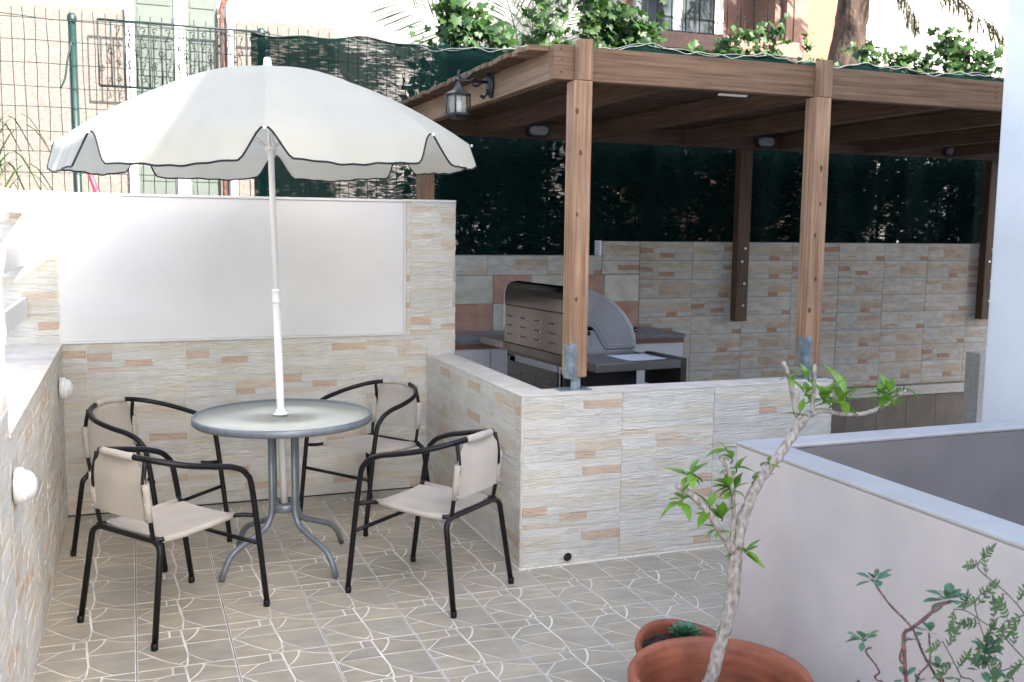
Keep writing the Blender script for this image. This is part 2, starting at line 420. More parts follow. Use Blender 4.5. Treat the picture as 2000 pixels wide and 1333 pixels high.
# ------------------------------------------------------------------ ground and patio floor
gnd = MB()
gnd.face([(-400,-400,-0.30),(400,-400,-0.30),(400,400,-0.30),(-400,400,-0.30)])
struct(gnd.build('ground', MT['ground']))
flo = MB()
flo.box((-0.30,-7.4,-0.296),(4.05,0.0,-0.006))
flo.box((2.25,0.001,-0.296),(4.05,1.72,-0.006))
floor = struct(flo.build('patio_floor', MT['fl_grout']))
TP = 0.361
def floor_tile_mesh():
    polys = [
     ([(0,0),(.354,0),(.354,.19),(.22,.22),(0,.2)],0), ([(.354,0),(.48,0),(.492,.19),(.354,.19)],1),
     ([(0,.2),(.22,.22),(.02,.46),(0,.46)],0), ([(.22,.22),(.354,.19),(.492,.19),(.497,.31),(.507,.46),(.02,.46)],1),
     ([(.02,.46),(.507,.46),(.528,.71),(.515,.87),(.43,.95),(.32,.86),(.23,.754)],0), ([(0,.46),(.02,.46),(.17,.677),(0,.71)],1),
     ([(0,.71),(.17,.677),(.23,.754),(.32,.86),(.43,.95),(.5,1),(0,1)],0), ([(.43,.95),(.515,.87),(.5,1)],1),
     ([(.48,0),(.67,0),(.665,.09),(.62,.2),(.57,.29),(.507,.36),(.495,.24)],0), ([(.67,0),(1,0),(1,.19),(.84,.13),(.67,.03)],1),
     ([(.67,.03),(.84,.13),(1,.19),(1,.437),(.506,.42),(.507,.36),(.57,.29),(.62,.2),(.665,.09)],0),
     ([(.506,.42),(1,.437),(1,1),(.76,1),(.64,.86),(.528,.71)],1), ([(.528,.71),(.64,.86),(.76,1),(.5,1),(.515,.87)],0)]
    mb = MB(); W = TP-0.003
    mb.box((0.0015,0.0015,-0.006),(W,W,0.0))
    for k in range(6): mb.m[k] = 2
    for poly, mi in polys:
        pts = [Vector((p[0]*W, (1-p[1])*W, 0)) for p in poly]
        n = len(pts)
        area = sum(pts[i].x*pts[(i+1) % n].y-pts[(i+1) % n].x*pts[i].y for i in range(n))
        if area < 0: pts.reverse()
        g = 0.0043; ins = []
        for i in range(n):
            a, b, c = pts[i-1], pts[i], pts[(i+1) % n]
            e1 = (b-a).normalized(); e2 = (c-b).normalized()
            n1 = Vector((-e1.y, e1.x, 0)); n2 = Vector((-e2.y, e2.x, 0))
            bis = n1+n2
            k = g/max(0.35, bis.length_squared/2) if bis.length > 1e-6 else g
            ins.append(b+bis*min(k, 0.006))
        top = []; bot = []
        for p in ins:
            x = min(max(p.x, 0.003), W-0.0025); y = min(max(p.y, 0.003), W-0.0025)
            top.append((x, y, 0.0016)); bot.append((x, y, -0.001))
        mb.face(top, mi)
        for i in range(n):
            j = (i+1) % n
            mb.face([bot[i], bot[j], top[j], top[i]], mi)
    return mb.mesh('floor_tile', [MT['fl_stone'], MT['fl_stone2'], MT['fl_joint']])
ftm = floor_tile_mesh()
rng = random.Random(4)
for i in range(0, 11):
    for j in range(-13, 1):
        x = i*TP+0.004; y = -0.105-TP+(j)*TP
        if y < -5.0: continue
        if y+TP > 0.02: continue
        if x > 2.0 and y > -1.68: continue
        mobj('floor_tile', ftm, floor, (x, y, rng.uniform(-0.0006, 0.0004)))
# narrow cut row against the back wall
cut = MB(); cut.box((0.0015,0.0015,-0.006),(TP-0.003,0.098,0.0))
cutm = cut.mesh('floor_tile_cut', [MT['fl_stone2']])
for i in range(0, 6): mobj('floor_tile', cutm, floor, (i*TP+0.004, -0.105, 0))

# ------------------------------------------------------------------ split-face wall tiles
TW, TH = 0.538, 0.168
def tile_layout(seed):
    r = random.Random(seed); strips = []
    hs = [r.uniform(0.7, 1.35) for _ in range(r.choice([4, 4, 5]))]; tot = sum(hs); z = 0
    for h in hs:
        h = h/tot*TH; x = 0
        n = r.choice([2, 2, 3, 3]); ws = [r.uniform(0.5, 1.8) for _ in range(n)]; tw = sum(ws)
        for w in ws:
            w = w/tw*TW
            c = r.choices([0, 1, 2, 3, 4], [38, 24, 13, 12, 13])[0]
            if w < 0.09 and c == 3: c = 0
            strips.append((x, x+w, z, z+h, c, r.uniform(0.0045, 0.0085)))
            x += w
        z += h
    return strips
LAY = [tile_layout(s) for s in (11, 23, 37, 41, 58, 63, 77)]
_tc = {}
def tile_mesh(var, x0, x1, z0, z1, mats, key):
    k = (var, round(x0, 3), round(x1, 3), round(z0, 3), round(z1, 3), key)
    if k in _tc: return _tc[k]
    mb = MB(); r = random.Random(hash((var, 7)) & 0xffff); g = 0.0022
    mb.box((g, -0.006, g), (x1-x0-g, 0.004, z1-z0-g), 1)
    for a, b, c, d, col, dep in LAY[var]:
        j = [r.uniform(-1, 1) for _ in range(12)]
        a2, b2, c2, d2 = max(a, x0+g), min(b, x1-g), max(c, z0+g), min(d, z1-g)
        if b2-a2 < 0.012 or d2-c2 < 0.006: continue
        n = max(2, int((b2-a2)/0.045)); fr = []; xs = [a2+(b2-a2)*i/n for i in range(n+1)]
        bot = []; top = []
        for i, x in enumerate(xs):
            e = 0.0022
            zb = c2+(r.uniform(-e, e*1.2) if c2 > z0+g+1e-4 else 0); zt = d2+(r.uniform(-e*1.2, e) if d2 < z1-g-1e-4 else 0)
            bot.append(Vector((x-x0, -(0.006+dep*r.uniform(0.6, 1.1)), zb-z0)))
            top.append(Vector((x-x0, -(0.006+dep*r.uniform(0.6, 1.1)), zt-z0)))
        bb = lambda p: Vector((p.x, -0.003, p.z))
        for i in range(n):
            mb.face([bot[i], bot[i+1], top[i+1], top[i]], col)
            mb.face([bb(bot[i]), bb(bot[i+1]), bot[i+1], bot[i]], col)
            mb.face([top[i], top[i+1], bb(top[i+1]), bb(top[i])], col)
        mb.face([bb(bot[0]), bot[0], top[0], bb(top[0])], col)
        mb.face([bot[-1], bb(bot[-1]), bb(top[-1]), top[-1]], col)
    me = mb.mesh('tile', mats); _tc[k] = me
    return me
def tile_wall(parent, origin, rz, u0, u1, z0, z1, ustart, ztop, mats=STONE, key='s', seed=1, name='tile'):
    """Tiles on a vertical face. origin: face origin (world, u=0,z=0); rz turns local +x along the face (front is local -y)."""
    r = random.Random(seed)
    ca, sa = math.cos(rz), math.sin(rz)
    row = 0; zt = ztop
    while zt > z0+0.012:
        zb = zt-TH
        za, zb_ = min(zt, z1), max(zb, z0)
        if za-zb_ > 0.014:
            k = math.floor((u0-ustart)/TW); u = ustart+k*TW
            while u < u1-0.012:
                a, b = max(u, u0), min(u+TW, u1)
                if b-a > 0.014:
                    var = r.randrange(len(LAY))
                    me = tile_mesh(var, a-u, b-u, zb_-zb, za-zb, mats, key)
                    mobj(name, me, parent, (origin[0]+a*ca, origin[1]+a*sa, origin[2]+zb_), rz)
                u += TW
        zt = zb; row += 1

TD = 0.004        # tile bed thickness in front of the wall core
# back garden wall (y = 0)
bw = empty('garden_wall', (0,0,0), 0, 'garden wall behind the table, stone tiles below a large smooth white panel', 'wall')
core = MB(); core.box((-0.70,-0.001,-0.30),(2.329,0.20,1.838)); core.build('wall_core', MT['grout'], bw)
MBp = MB(); MBp.box((0.006,-0.012,1.010),(1.988,0.0095,1.832)); MBp.build('panel', MT['panel'], bw, bevel=0.004)
fr = MB(); fr.box((0.004,-0.018,1.8325),(1.990,0.0095,1.847)); fr.box((0.013,-0.018,0.9985),(1.990,0.0095,1.0095)); fr.box((1.9885,-0.0165,1.010),(2.000,0.0095,1.832))
fr.build('panel_trim', MT['panel'], bw, bevel=0.002)
cp = MB(); cp.box((1.991,-0.014,1.838),(2.330,0.205,1.850)); cp.box((-0.72,-0.012,1.8385),(0.0035,0.204,1.852)); cp.box((0.004,0.0096,1.8385),(1.990,0.2045,1.8465))
cp.build('coping', MT['panel'], bw)
tile_wall(bw, (0,0.006,0), 0, 0.004, 2.15, 0.006, 0.998, 0.135, 0.998, seed=3)
tile_wall(bw, (0,0.006,0), 0, 2.004, 2.330, 0.872, 1.838, 2.034-TW, 1.838, seed=5)
tile_wall(bw, (0,0.006,0), 0, -0.70, -0.001, 0.9, 1.838, -0.43, 1.838, seed=6)
tile_wall(bw, (2.322,0,0), PI/2, 0.002, 0.20, 0.872, 1.838, 0.0, 1.838, seed=8)
sk = MB(); sk.box((0.004,-0.012,-0.001),(2.15,-0.0045,0.0055)); sk.build('skirting_gap', MT['hole'], bw)

# left low wall (x = 0) with a tall near pier
lw = empty('low_side_wall', (0,0,0), 0, 'low stone tiled side wall with a pale ledge, carrying two white wall lamps', 'wall')
core = MB(); core.box((-0.24,-2.60,-0.30),(0.001,-0.005,0.985)); core.box((-0.40,-5.2,-0.30),(0.0009,-2.6001,2.6)); core.build('wall_core', MT['grout'], lw)
cp = MB(); cp.box((-0.26,-2.598,0.9852),(0.012,-0.006,1.003)); cp.build('ledge', MT['coping'], lw, bevel=0.004)
tile_wall(lw, (-0.006,-2.60,0), PI/2, 0.0, 2.596, 0.004, 0.985, 0.25, 0.985, seed=12)
tile_wall(lw, (-0.006,-5.2,0), PI/2, 1.0, 2.598, 0.004, 2.60, 0.15, 2.60, seed=14)
# white slats over the low wall
sf = empty('slat_screen', (-0.17,-1.3,1.0), 0, 'white horizontal slat screen above the low side wall ledge', 'screen')
for z0, z1 in ((1.160,1.268),(1.444,1.557),(1.728,1.842)):
    s = MB(); s.box((-0.012,-1.295,z0-1.0),(0.012,1.285,z1-1.0)); s.build('slat', MT['white'], sf, bevel=0.003)
for y in (-1.25,):
    s = MB(); s.box((-0.06,y-0.03,0.003),(-0.0125,y+0.03,0.86)); s.build('post', MT['white'], sf)

# barbecue enclosure wall
en = empty('enclosure_wall', (0,0,0), 0, 'low stone tiled L-shaped wall in front of the barbecue, drain hole at its foot', 'wall')
core = MB(); core.box((2.146,-1.677,-0.30),(3.983,-1.512,0.8635)); core.box((2.1465,-1.5119,-0.30),(2.309,-0.006,0.863)); core.build('wall_core', MT['grout'], en)
cp = MB(); cp.box((2.141,-1.683,0.8645),(3.987,-1.504,0.869)); cp.build('coping', MT['coping'], en, bevel=0.002)
cp = MB(); cp.box((2.1412,-1.5038,0.8645),(2.316,-0.013,0.8688)); cp.build('coping', MT['coping'], en, bevel=0.002)
tile_wall(en, (0,-1.670,0), 0, 2.147, 3.982, 0.006, 0.8635, 2.149, 0.8705, seed=21)
tile_wall(en, (2.153,0,0), -PI/2, 0.016, 1.674, 0.006, 0.8635, -0.02, 0.8705, seed=22)
tile_wall(en, (3.976,0,0), PI/2, -1.674, -1.506, 0.006, 0.8635, -1.7, 0.8705, seed=23)
dh = MB(); dh.tube([(2.395,-1.694,0.040),(2.395,-1.672,0.040)], 0.023, 20, caps=False); 
dh.face([(2.395+0.0225*math.cos(a*PI/10), -1.6885, 0.040+0.0225*math.sin(a*PI/10)) for a in range(20)], 1)
dh.build('drain_pipe', [MT['coping'], MT['hole']], en)
sk = MB()
sk.box((2.132,-1.698,0.0),(3.975,-1.6805,0.006)); sk.box((2.1318,-1.680,0.0),(2.1428,-0.006,0.006)); sk.build('silicone_joint', MT['grout'], en, bevel=0.002)

# kitchen wall behind the pergola (y = 1.72)
kw = empty('kitchen_wall', (0,0,0), 0, 'long stone tiled wall with grey joints under the pergola roof', 'wall')
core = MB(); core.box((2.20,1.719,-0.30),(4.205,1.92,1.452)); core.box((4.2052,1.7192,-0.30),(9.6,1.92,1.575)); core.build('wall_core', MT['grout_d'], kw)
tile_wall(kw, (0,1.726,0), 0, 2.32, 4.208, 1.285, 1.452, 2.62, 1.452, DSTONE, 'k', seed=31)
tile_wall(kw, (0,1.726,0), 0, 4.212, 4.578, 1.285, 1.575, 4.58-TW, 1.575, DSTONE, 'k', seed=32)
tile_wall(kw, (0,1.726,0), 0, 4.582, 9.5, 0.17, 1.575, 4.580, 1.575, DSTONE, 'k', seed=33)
for row in range(2):
    for c in range(7):
        x0 = 2.178+c*0.343; z1 = 1.283-row*0.238
        if x0 > 4.56: continue
        s = MB(); s.box((x0+0.003,1.711,z1-0.235),(min(x0+0.340,4.578),1.734,z1))
        s.build('tile', MT['marble_c'] if (c+row) % 2 == 0 else MT['marble_r'], kw, bevel=0.003)
ed = MB(); ed.box((4.186,1.714,1.4525),(4.2048,1.90,1.580)); ed.build('edge_trim', MT['white'], kw)
# step at the foot of that wall
st = struct(MB().box((4.1,1.36,0.128),(9.6,1.7258,0.150)).build('step_ledge', MT['coping'], None, bevel=0.004))
rs = MB().box((4.1,1.392,-0.30),(9.6,1.7257,0.1278)).build('step_body', MT['grout_d'], st)
for k in range(14):
    MB().box((4.1+k*0.36,1.380,-0.296),(4.1+k*0.36+0.355,1.395,0.125)).build('step_tile', MT['step'], st)
# narrow white pier beside the house column
pr = empty('white_pier', (7.36,0.55,-0.30), 0, 'narrow low white tiled pier beside the tall white house column', 'pier')
MB().box((0,0,0),(0.5,0.16,0.93)).build('core', MT['grout'], pr)
for k in range(5): MB().box((-0.006,-0.006,0.004+k*0.185),(0.5,-0.0005,0.183+k*0.185)).build('tile', MT['st_grey'], pr)

# lilac rendered parapet
pw = empty('rendered_parapet', (2.48,-3.01,0), 0, 'low lilac rendered parapet with a rounded white cap at right', 'wall')
TK = 0.125
m = MB(); m.box((0,-3.0,-0.3),(TK,-0.0,0.885)); m.box((TK+0.0005,-0.115,-0.3),(3.2,-0.0004,0.8848)); m.build('wall', MT['pinkwall'], pw, bevel=0.006)
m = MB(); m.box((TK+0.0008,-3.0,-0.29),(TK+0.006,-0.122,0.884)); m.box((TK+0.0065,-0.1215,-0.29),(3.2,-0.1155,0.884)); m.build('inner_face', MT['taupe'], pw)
pl = [(-0.004,-3.0),(-0.004,0.004),(3.2,0.004),(3.2,-0.120),(TK+0.008,-0.120),(TK+0.008,-3.0)]
m = MB(); n = len(pl)
z0, z1 = 0.8855, 0.902
m.face([(x,y,z1) for x, y in pl]); m.face([(x,y,z0) for x, y in pl][::-1])
for k in range(n):
    a, b = pl[k], pl[(k+1) % n]; m.face([(*a,z0),(*b,z0),(*b,z1),(*a,z1)])
me_ = m.build('cap', MT['capwhite'], pw)
bm = bmesh.new(); bm.from_mesh(me_.data); bmesh.ops.remove_doubles(bm, verts=bm.verts, dist=1e-5); bm.to_mesh(me_.data); bm.free()
md = me_.modifiers.new('bevel', 'BEVEL'); md.width = 0.007; md.segments = 3

# ------------------------------------------------------------------ house (unseen behind the camera, outline shaped to shade the patio) and its column at right
hs = empty('house', (10.0,-12.0,-0.3), 0, 'unseen tall white house behind the patio, its steep roof outline shaped to cast the patio shade', 'house')
m = MB()
pf = [(-7.2,0),(8.5,0),(8.5,11.3),(-3.53,11.3),(-5.60,8.10),(-6.13,7.08),(-7.2,5.55)]
m.prism(pf, (2.3,4.5)); m.build('wall', MT['house'], hs)
m = MB(); m.prism([(-7.202,5.552),(-6.132,7.082),(-5.602,8.102),(-3.535,11.302),(8.7,11.302),(8.7,11.36),(-3.56,11.36),(-5.64,8.11),(-6.165,7.09),(-7.235,5.56)], (2.2,4.56)); m.build('roof', MT['roof'], hs)
for x in (-5.4,-2.6,0.4,3.4,6.2):
    for z in (1.0,4.0,7.0):
        if z == 7.0 and x < -4: continue
        w = MB().box((x-0.55,4.5005,z),(x+0.55,4.53,z+1.5)).build('window', MT['white'], hs)
        MB().box((x-0.47,4.5305,z+0.08),(x+0.47,4.536,z+1.42)).build('pane', MT['winglass'], w)
hc = empty('house_column', (4.705,-2.38,-0.3), 0, 'tall white house column with a drainpipe at the right edge', 'column')
m = MB().box((0,0,0),(0.24,0.36,5.4)); m.build('shaft', MT['house'], hc, bevel=0.012)
m = MB().box((0.2401,0.10,0),(1.5,0.35,5.4)); m.build('house_wall', MT['house'], hc)
m = MB().tube([(0.195,-0.045,0.0),(0.195,-0.045,5.4)], 0.040, 16); m.build('drainpipe', MT['white'], hc)
for z in (0.9,2.75,4.6): MB().lathe([(0.041,-0.018),(0.046,-0.018),(0.046,0.018),(0.041,0.018)], 16, c=(0.195,-0.045,z)).build('clip', MT['white'], hc)


# ------------------------------------------------------------------ pergola
pg = empty('pergola', (2.4,-1.55,0.868), 0, 'brown timber pergola with a slatted roof over the barbecue corner', 'pergola')
pgo = Vector((2.4,-1.55,0.868))
def pbox(name, a, b, mt, bevel=0.004, parent=None):
    """Box given in world coordinates, placed with its own centre so the grain starts afresh on each timber."""
    a, b = Vector(a), Vector(b); c = (a+b)/2; h = (b-a)/2
    o = MB().box(tuple(-h), tuple(h)).build(name, mt, parent or pg, bevel=bevel)
    o.location = c-pgo
    return o
def knots(post, faces, seed):
    r = random.Random(seed)
    for (x, y, z, ax) in faces:
        k = MB(); rr = r.uniform(0.007, 0.011)
        n = 10
        pts = []
        for i in range(n):
            a = 2*PI*i/n; u = math.cos(a)*rr*r.uniform(0.8, 1.1); v = math.sin(a)*rr*1.7*r.uniform(0.8, 1.1)
            pts.append((x+u, y, z+v) if ax == 'y' else (x, y+u, z+v))
        k.face(pts); k.build('knot', MT['knot'], post)
def front_post(x0, seed, ks):
    o = pbox('post', (x0,-1.605,0.936), (x0+0.098,-1.507,2.398), WZ, 0.006)
    p2 = pbox('post_head', (x0+0.022,-1.6052,2.3985), (x0+0.098,-1.552,2.595), WZ, 0.004)
    c = o.location+pgo
    knots(o, [(kx-c.x, -1.6056-c.y, kz-c.z, 'y') for kx, kz in ks], seed)
    br = MB()
    br.box((x0-0.045,-1.61,0.8692),(x0+0.125,-1.51,0.8745)); br.box((x0+0.02,-1.585,0.8746),(x0+0.078,-1.579,0.9355)); br.box((x0+0.072,-1.585,0.8747),(x0+0.078,-1.53,0.9354))
    # wavy-edged strap on the post
    pts = [(-0.004,0.930),(0.036,0.930),(0.040,0.985),(0.033,1.005),(0.040,1.03),(0.036,1.06),(0.040,1.085),(0.030,1.105),(0.012,1.112),(-0.004,1.10)]
    st_ = MB(); st_.prism([(x0+p[0]+0.003, p[1]) for p in pts], (-1.6095,-1.6058)); st_.box((x0-0.0045,-1.6057,0.93),(x0-0.0008,-1.54,1.10))
    bb = br.build('bracket', MT['galv'], pg); bb.location = -pgo
    ss = st_.build('strap', MT['galv'], bb)
    for dx, z in ((0.012,1.088),(0.010,0.962),(0.027,0.960)):
        t = MB().tube([(x0+dx,-1.610,z),(x0+dx,-1.6165,z)], 0.0055, 6); t.build('bolt', MT['bolt'], bb)
    return o
front_post(2.424, 1, [(2.45,1.75),(2.462,2.05),(2.455,1.33),(2.44,2.25)])
front_post(3.846, 2, [(3.895,2.02),(3.90,1.83),(3.875,1.66),(3.89,1.42),(3.86,1.25),(3.882,1.03)])
# front beam in three lengths
pbox('beam', (2.335,-1.551,2.404), (2.444,-1.495,2.570), WX)
pbox('beam', (2.4445,-1.5505,2.404), (3.866,-1.4955,2.568), WX)
pbox('beam', (3.8665,-1.550,2.402), (7.6,-1.496,2.566), WX)
pbox('beam', (7.601,-1.5495,2.402), (9.6,-1.4965,2.565), WX)
# side beam, back beam, rafters
pbox('side_beam', (2.335,-1.4945,2.404), (2.392,1.60,2.545), WY)
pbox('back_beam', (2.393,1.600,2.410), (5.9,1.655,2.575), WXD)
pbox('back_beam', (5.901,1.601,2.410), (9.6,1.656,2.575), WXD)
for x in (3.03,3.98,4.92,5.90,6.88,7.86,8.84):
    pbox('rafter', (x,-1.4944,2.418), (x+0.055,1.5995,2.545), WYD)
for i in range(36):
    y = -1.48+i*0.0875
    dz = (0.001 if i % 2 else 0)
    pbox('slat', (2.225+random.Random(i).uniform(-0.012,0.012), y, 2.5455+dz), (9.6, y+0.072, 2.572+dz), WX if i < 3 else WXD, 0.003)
# back posts bolted to the wall
for x, zb in ((2.545,1.2),(5.53,0.856),(8.47,0.81)):
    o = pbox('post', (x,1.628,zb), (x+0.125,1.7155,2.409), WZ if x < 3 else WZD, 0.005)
    c = o.location+pgo
    for k, (dx, z) in enumerate(((0.08,1.52),(0.05,1.40),(0.08,1.20),(0.075,1.0))):
        if zb > 1: continue
        t = MB().tube([(x+dx-c.x,1.629-c.y,z-c.z),(x+dx-c.x,1.618-c.y,z-c.z)], 0.011, 8); t.build('bolt', MT['bolt'], o)
for x, z in ((2.375,2.55),(2.378,2.50),(2.374,2.44),(5.15,2.53),(5.15,2.50),(5.15,2.47)):
    t = MB().tube([(x,-1.5515,z),(x,-1.5545,z)], 0.005, 8); o = t.build('screw', MT['knot'], pg); o.location = -pgo
pbox('strip_light', (3.33,-1.47,2.392), (3.50,-1.445,2.403), MT['white'], 0.002)

# lantern on the side beam
ln = empty('wall_lantern', (2.334,-0.66,2.49), PI/2, 'black wrought lantern with clear glass on a scrolled bracket on the pergola side beam', 'lantern')
# local: +y points away from the beam (world -x)
m = MB()
pr_ = [(0.0,-0.0),(0.044,0.0),(0.046,0.012),(0.038,0.016),(0.036,0.024),(0.022,0.028),(0.0,0.030)]
m.lathe(pr_, 20); m.xf(Matrix.Rotation(-PI/2, 4, 'X') @ Matrix.Identity(4))
for i in range(len(m.v)):
    x, y, z = m.v[i]; m.v[i] = (x*0.9, y, z*1.75)
m.build('wall_plate', MT['iron'], ln)
arm = MB(); arm.tube([(0,0.02,0.01),(0,0.14,0.01),(0,0.225,0.012)], 0.0085, 10)
arm.tube(catmull([(0,0.025,-0.02),(0,0.03,0.045),(0,0.065,0.075),(0,0.105,0.065),(0,0.14,0.035),(0,0.17,0.02),(0,0.195,0.035),(0,0.198,0.055),(0,0.188,0.062)], 5), [0.008]*41, 8)
sp = [(0, 0.10+math.cos(a)*r, 0.012+math.sin(a)*r) for a, r in [(PI*0.9+i*0.45, 0.036-i*0.0022) for i in range(13)]]
arm.tube(catmull(sp, 3), 0.0065, 8)
arm.tube(catmull([(0,0.03,-0.03),(0,0.035,-0.06),(0,0.05,-0.078),(0,0.065,-0.070)], 5), 0.0075, 8)
arm.lathe([(0.0,0.0),(0.012,0.002),(0.012,0.012),(0,0.014)], 10, c=(0,0.062,-0.076))
arm.build('arm', MT['iron'], ln)
ly = 0.20
def hexring(r, z): return [(r*math.cos(PI/3*k+PI/6), ly+r*math.sin(PI/3*k+PI/6), z) for k in range(6)]
cap = MB(); rings = [(0.012,0.006),(0.014,-0.010),(0.022,-0.028),(0.040,-0.048),(0.062,-0.060),(0.076,-0.064),(0.076,-0.071),(0.06,-0.072)]
hr = [hexring(r, z) for r, z in rings]
for i in range(len(hr)-1):
    for k in range(6): cap.face([hr[i][k], hr[i][(k+1) % 6], hr[i+1][(k+1) % 6], hr[i+1][k]])
cap.build('cap', MT['iron'], ln)
for k in range(6):
    p = hexring(0.069, 0)[k]; MB().tube([(p[0],p[1],-0.07),(p[0],p[1],-0.185)], 0.0052, 6).build('cage_bar', MT['iron'], ln)
bs = MB(); hr = [hexring(r, z) for r, z in ((0.0,-0.172),(0.076,-0.172),(0.076,-0.184),(0.058,-0.192),(0.050,-0.203),(0.0,-0.205))]
for i in range(len(hr)-1):
    for k in range(6): bs.face([hr[i][k], hr[i][(k+1) % 6], hr[i+1][(k+1) % 6], hr[i+1][k]])
bs.build('base', MT['iron'], ln)
gl = MB().lathe([(0.050,-0.073),(0.055,-0.09),(0.051,-0.10),(0.057,-0.112),(0.052,-0.124),(0.057,-0.136),(0.052,-0.15),(0.054,-0.171)], 24, c=(0,ly,0)); gl.build('glass', MT['lampglass'], ln)
bl = MB().lathe([(0.013,-0.075),(0.013,-0.10),(0.020,-0.102),(0.021,-0.155),(0.014,-0.165),(0.0,-0.166)], 16, c=(0,ly,0)); bl.build('bulb', MT['plastic'], ln)

# oval bulkhead lamps on the back beam
for i, (x, lab) in enumerate(((3.536,'nearest the lantern'),(5.74,'beside the bolted back post'),(7.91,'nearest the white column'))):
    e = empty('bulkhead_lamp', (x,1.5995,2.478), 0, 'dark oval bulkhead lamp on the back beam, '+lab, 'lamp', 'oval lamps on the back beam')
    def oval(w, h, y, n=24):
        return [((w-h)*(1 if math.cos(a) > 0 else -1)*(1 if abs(math.cos(a)) > 1e-6 else 0)+h*math.cos(a), y, h*math.sin(a)) for a in [2*PI*(k+0.5)/n for k in range(n)]]
    fm = MB(); rs_ = [oval(0.10,0.062,0.0), oval(0.10,0.062,-0.03), oval(0.094,0.056,-0.042), oval(0.082,0.044,-0.042), oval(0.080,0.042,-0.03)]
    for a in range(4):
        for k in range(24): fm.face([rs_[a][k], rs_[a][(k+1) % 24], rs_[a+1][(k+1) % 24], rs_[a+1][k]])
    fm.build('frame', MT['iron'], e)
    gm = MB(); rs_ = [oval(0.082,0.044,-0.036), oval(0.078,0.040,-0.062), oval(0.066,0.03,-0.078), oval(0.045,0.012,-0.083)]
    for a in range(3):
        for k in range(24): gm.face([rs_[a][k], rs_[a][(k+1) % 24], rs_[a+1][(k+1) % 24], rs_[a+1][k]], 0, True)
    gm.face(rs_[3]); gm.build('glass', MT['bulkglass'], e)

# round white lamps on the low side wall
for y, lab in ((-0.36,'near the back corner'),(-2.56,'near the sunlit pier')):
    e = empty('wall_lamp', (0.012,y,0.80 if y > -1 else 0.82), 0, 'white round eyelid wall lamp on the low side wall, '+lab, 'lamp', 'white lamps on the side wall')
    b_ = MB().lathe([(0,0),(0.060,0),(0.060,0.024),(0.054,0.030),(0.0,0.030)], 28); b_.xf(Matrix.Rotation(PI/2, 4, 'Y')); b_.build('base', MT['plastic'], e)
    prof = [(0.050,0.030)]+[(0.050*math.cos(t*PI/12)+(0.0012 if t % 2 else 0), 0.030+0.038*math.sin(t*PI/12)) for t in range(0, 7)]
    prof[-1] = (0.0, 0.068)
    h_ = MB().lathe(prof, 28); h_.xf(Matrix.Rotation(PI/2, 4, 'Y')); h_.build('hood', MT['plastic'], e)

# ------------------------------------------------------------------ kitchen counter and gas barbecue
ct = empty('kitchen_counter', (2.4,1.10,0), 0, 'white kitchen cabinet with a grey worktop behind the barbecue', 'cabinet')
MB().box((0,0.02,-0.006),(2.29,0.612,0.745)).build('carcass', MT['cabinet'], ct)
MB().box((-0.01,0.0,0.785),(2.300,0.614,0.822)).build('worktop', MT['counter'], ct, bevel=0.004)
MB().box((0,0.012,0.7455),(2.294,0.613,0.7845)).build('trim', MT['mortar_edge'], ct)
for k in range(4): MB().box((0.01+k*0.57,0.002,0.05),(0.565+k*0.57,0.0195,0.735)).build('door', MT['cabinet'], ct, bevel=0.003)

gr = empty('gas_barbecue', (2.88,-0.50,-0.006), R(5.5), 'stainless steel gas barbecue with a curved lid, seen from behind', 'barbecue')
# local: +x across (towards its front), +y along its length
GL = 0.86
lidp = [(0.0,1.165),(0.0,1.245),(0.012,1.285),(0.045,1.312),(0.10,1.322),(0.18,1.312),(0.27,1.280),(0.36,1.228),(0.44,1.158),(0.505,1.068),(0.530,0.985),(0.535,0.930)]
lid = MB()
for i in range(len(lidp)-1):
    (x0, z0), (x1, z1) = lidp[i], lidp[i+1]
    lid.face([(x0,0.02,z0),(x1,0.02,z1),(x1,GL-0.02,z1),(x0,GL-0.02,z0)], 0, i > 0)
lido = lid.build('lid', MT['steel'], gr)
endp = [(0.0,1.0),(0.0,1.245),(0.012,1.285),(0.045,1.312),(0.10,1.322),(0.18,1.312),(0.27,1.280),(0.36,1.228),(0.44,1.158),(0.505,1.068),(0.530,0.985),(0.535,0.925),(0.30,0.925),(0.225,1.045),(0.20,1.070),(0.17,1.078),(0.135,1.060),(0.12,1.01),(0.11,0.985),(0.02,0.985)]
for y0, y1 in ((-0.004,0.02),(GL-0.02,GL+0.004)):
    e_ = MB().prism(endp, (y0, y1)); e_.build('lid_end', MT['steel_l'], lido, bevel=0.007, seg=3)
inset = [(0.03,1.02),(0.03,1.24),(0.055,1.283),(0.10,1.294),(0.18,1.285),(0.27,1.252),(0.35,1.205),(0.42,1.142),(0.478,1.06),(0.503,0.98),(0.507,0.953),(0.318,0.953),(0.25,1.065),(0.215,1.1),(0.165,1.108),(0.11,1.085),(0.095,1.02)]
e_ = MB().tube([(p[0],-0.005,p[1]) for p in inset], 0.0035, 6, closed=True); e_.build('pressed_rim', MT['steel_l'], lido)
h_ = MB().tube([(0.56,0.06,1.03),(0.575,0.06,1.04),(0.575,GL-0.06,1.04),(0.56,GL-0.06,1.03)], 0.011, 10); h_.build('handle', MT['steel'], lido)
bk = MB(); bk.box((0.006,0.004,0.90),(0.020,GL-0.004,1.160)); bk.build('back_panel', MT['steel'], gr, bevel=0.003)
bk = MB(); bk.box((-0.004,0.0,0.845),(0.018,GL,0.8995)); bk.build('lower_rail', MT['steel_d'], gr, bevel=0.003)
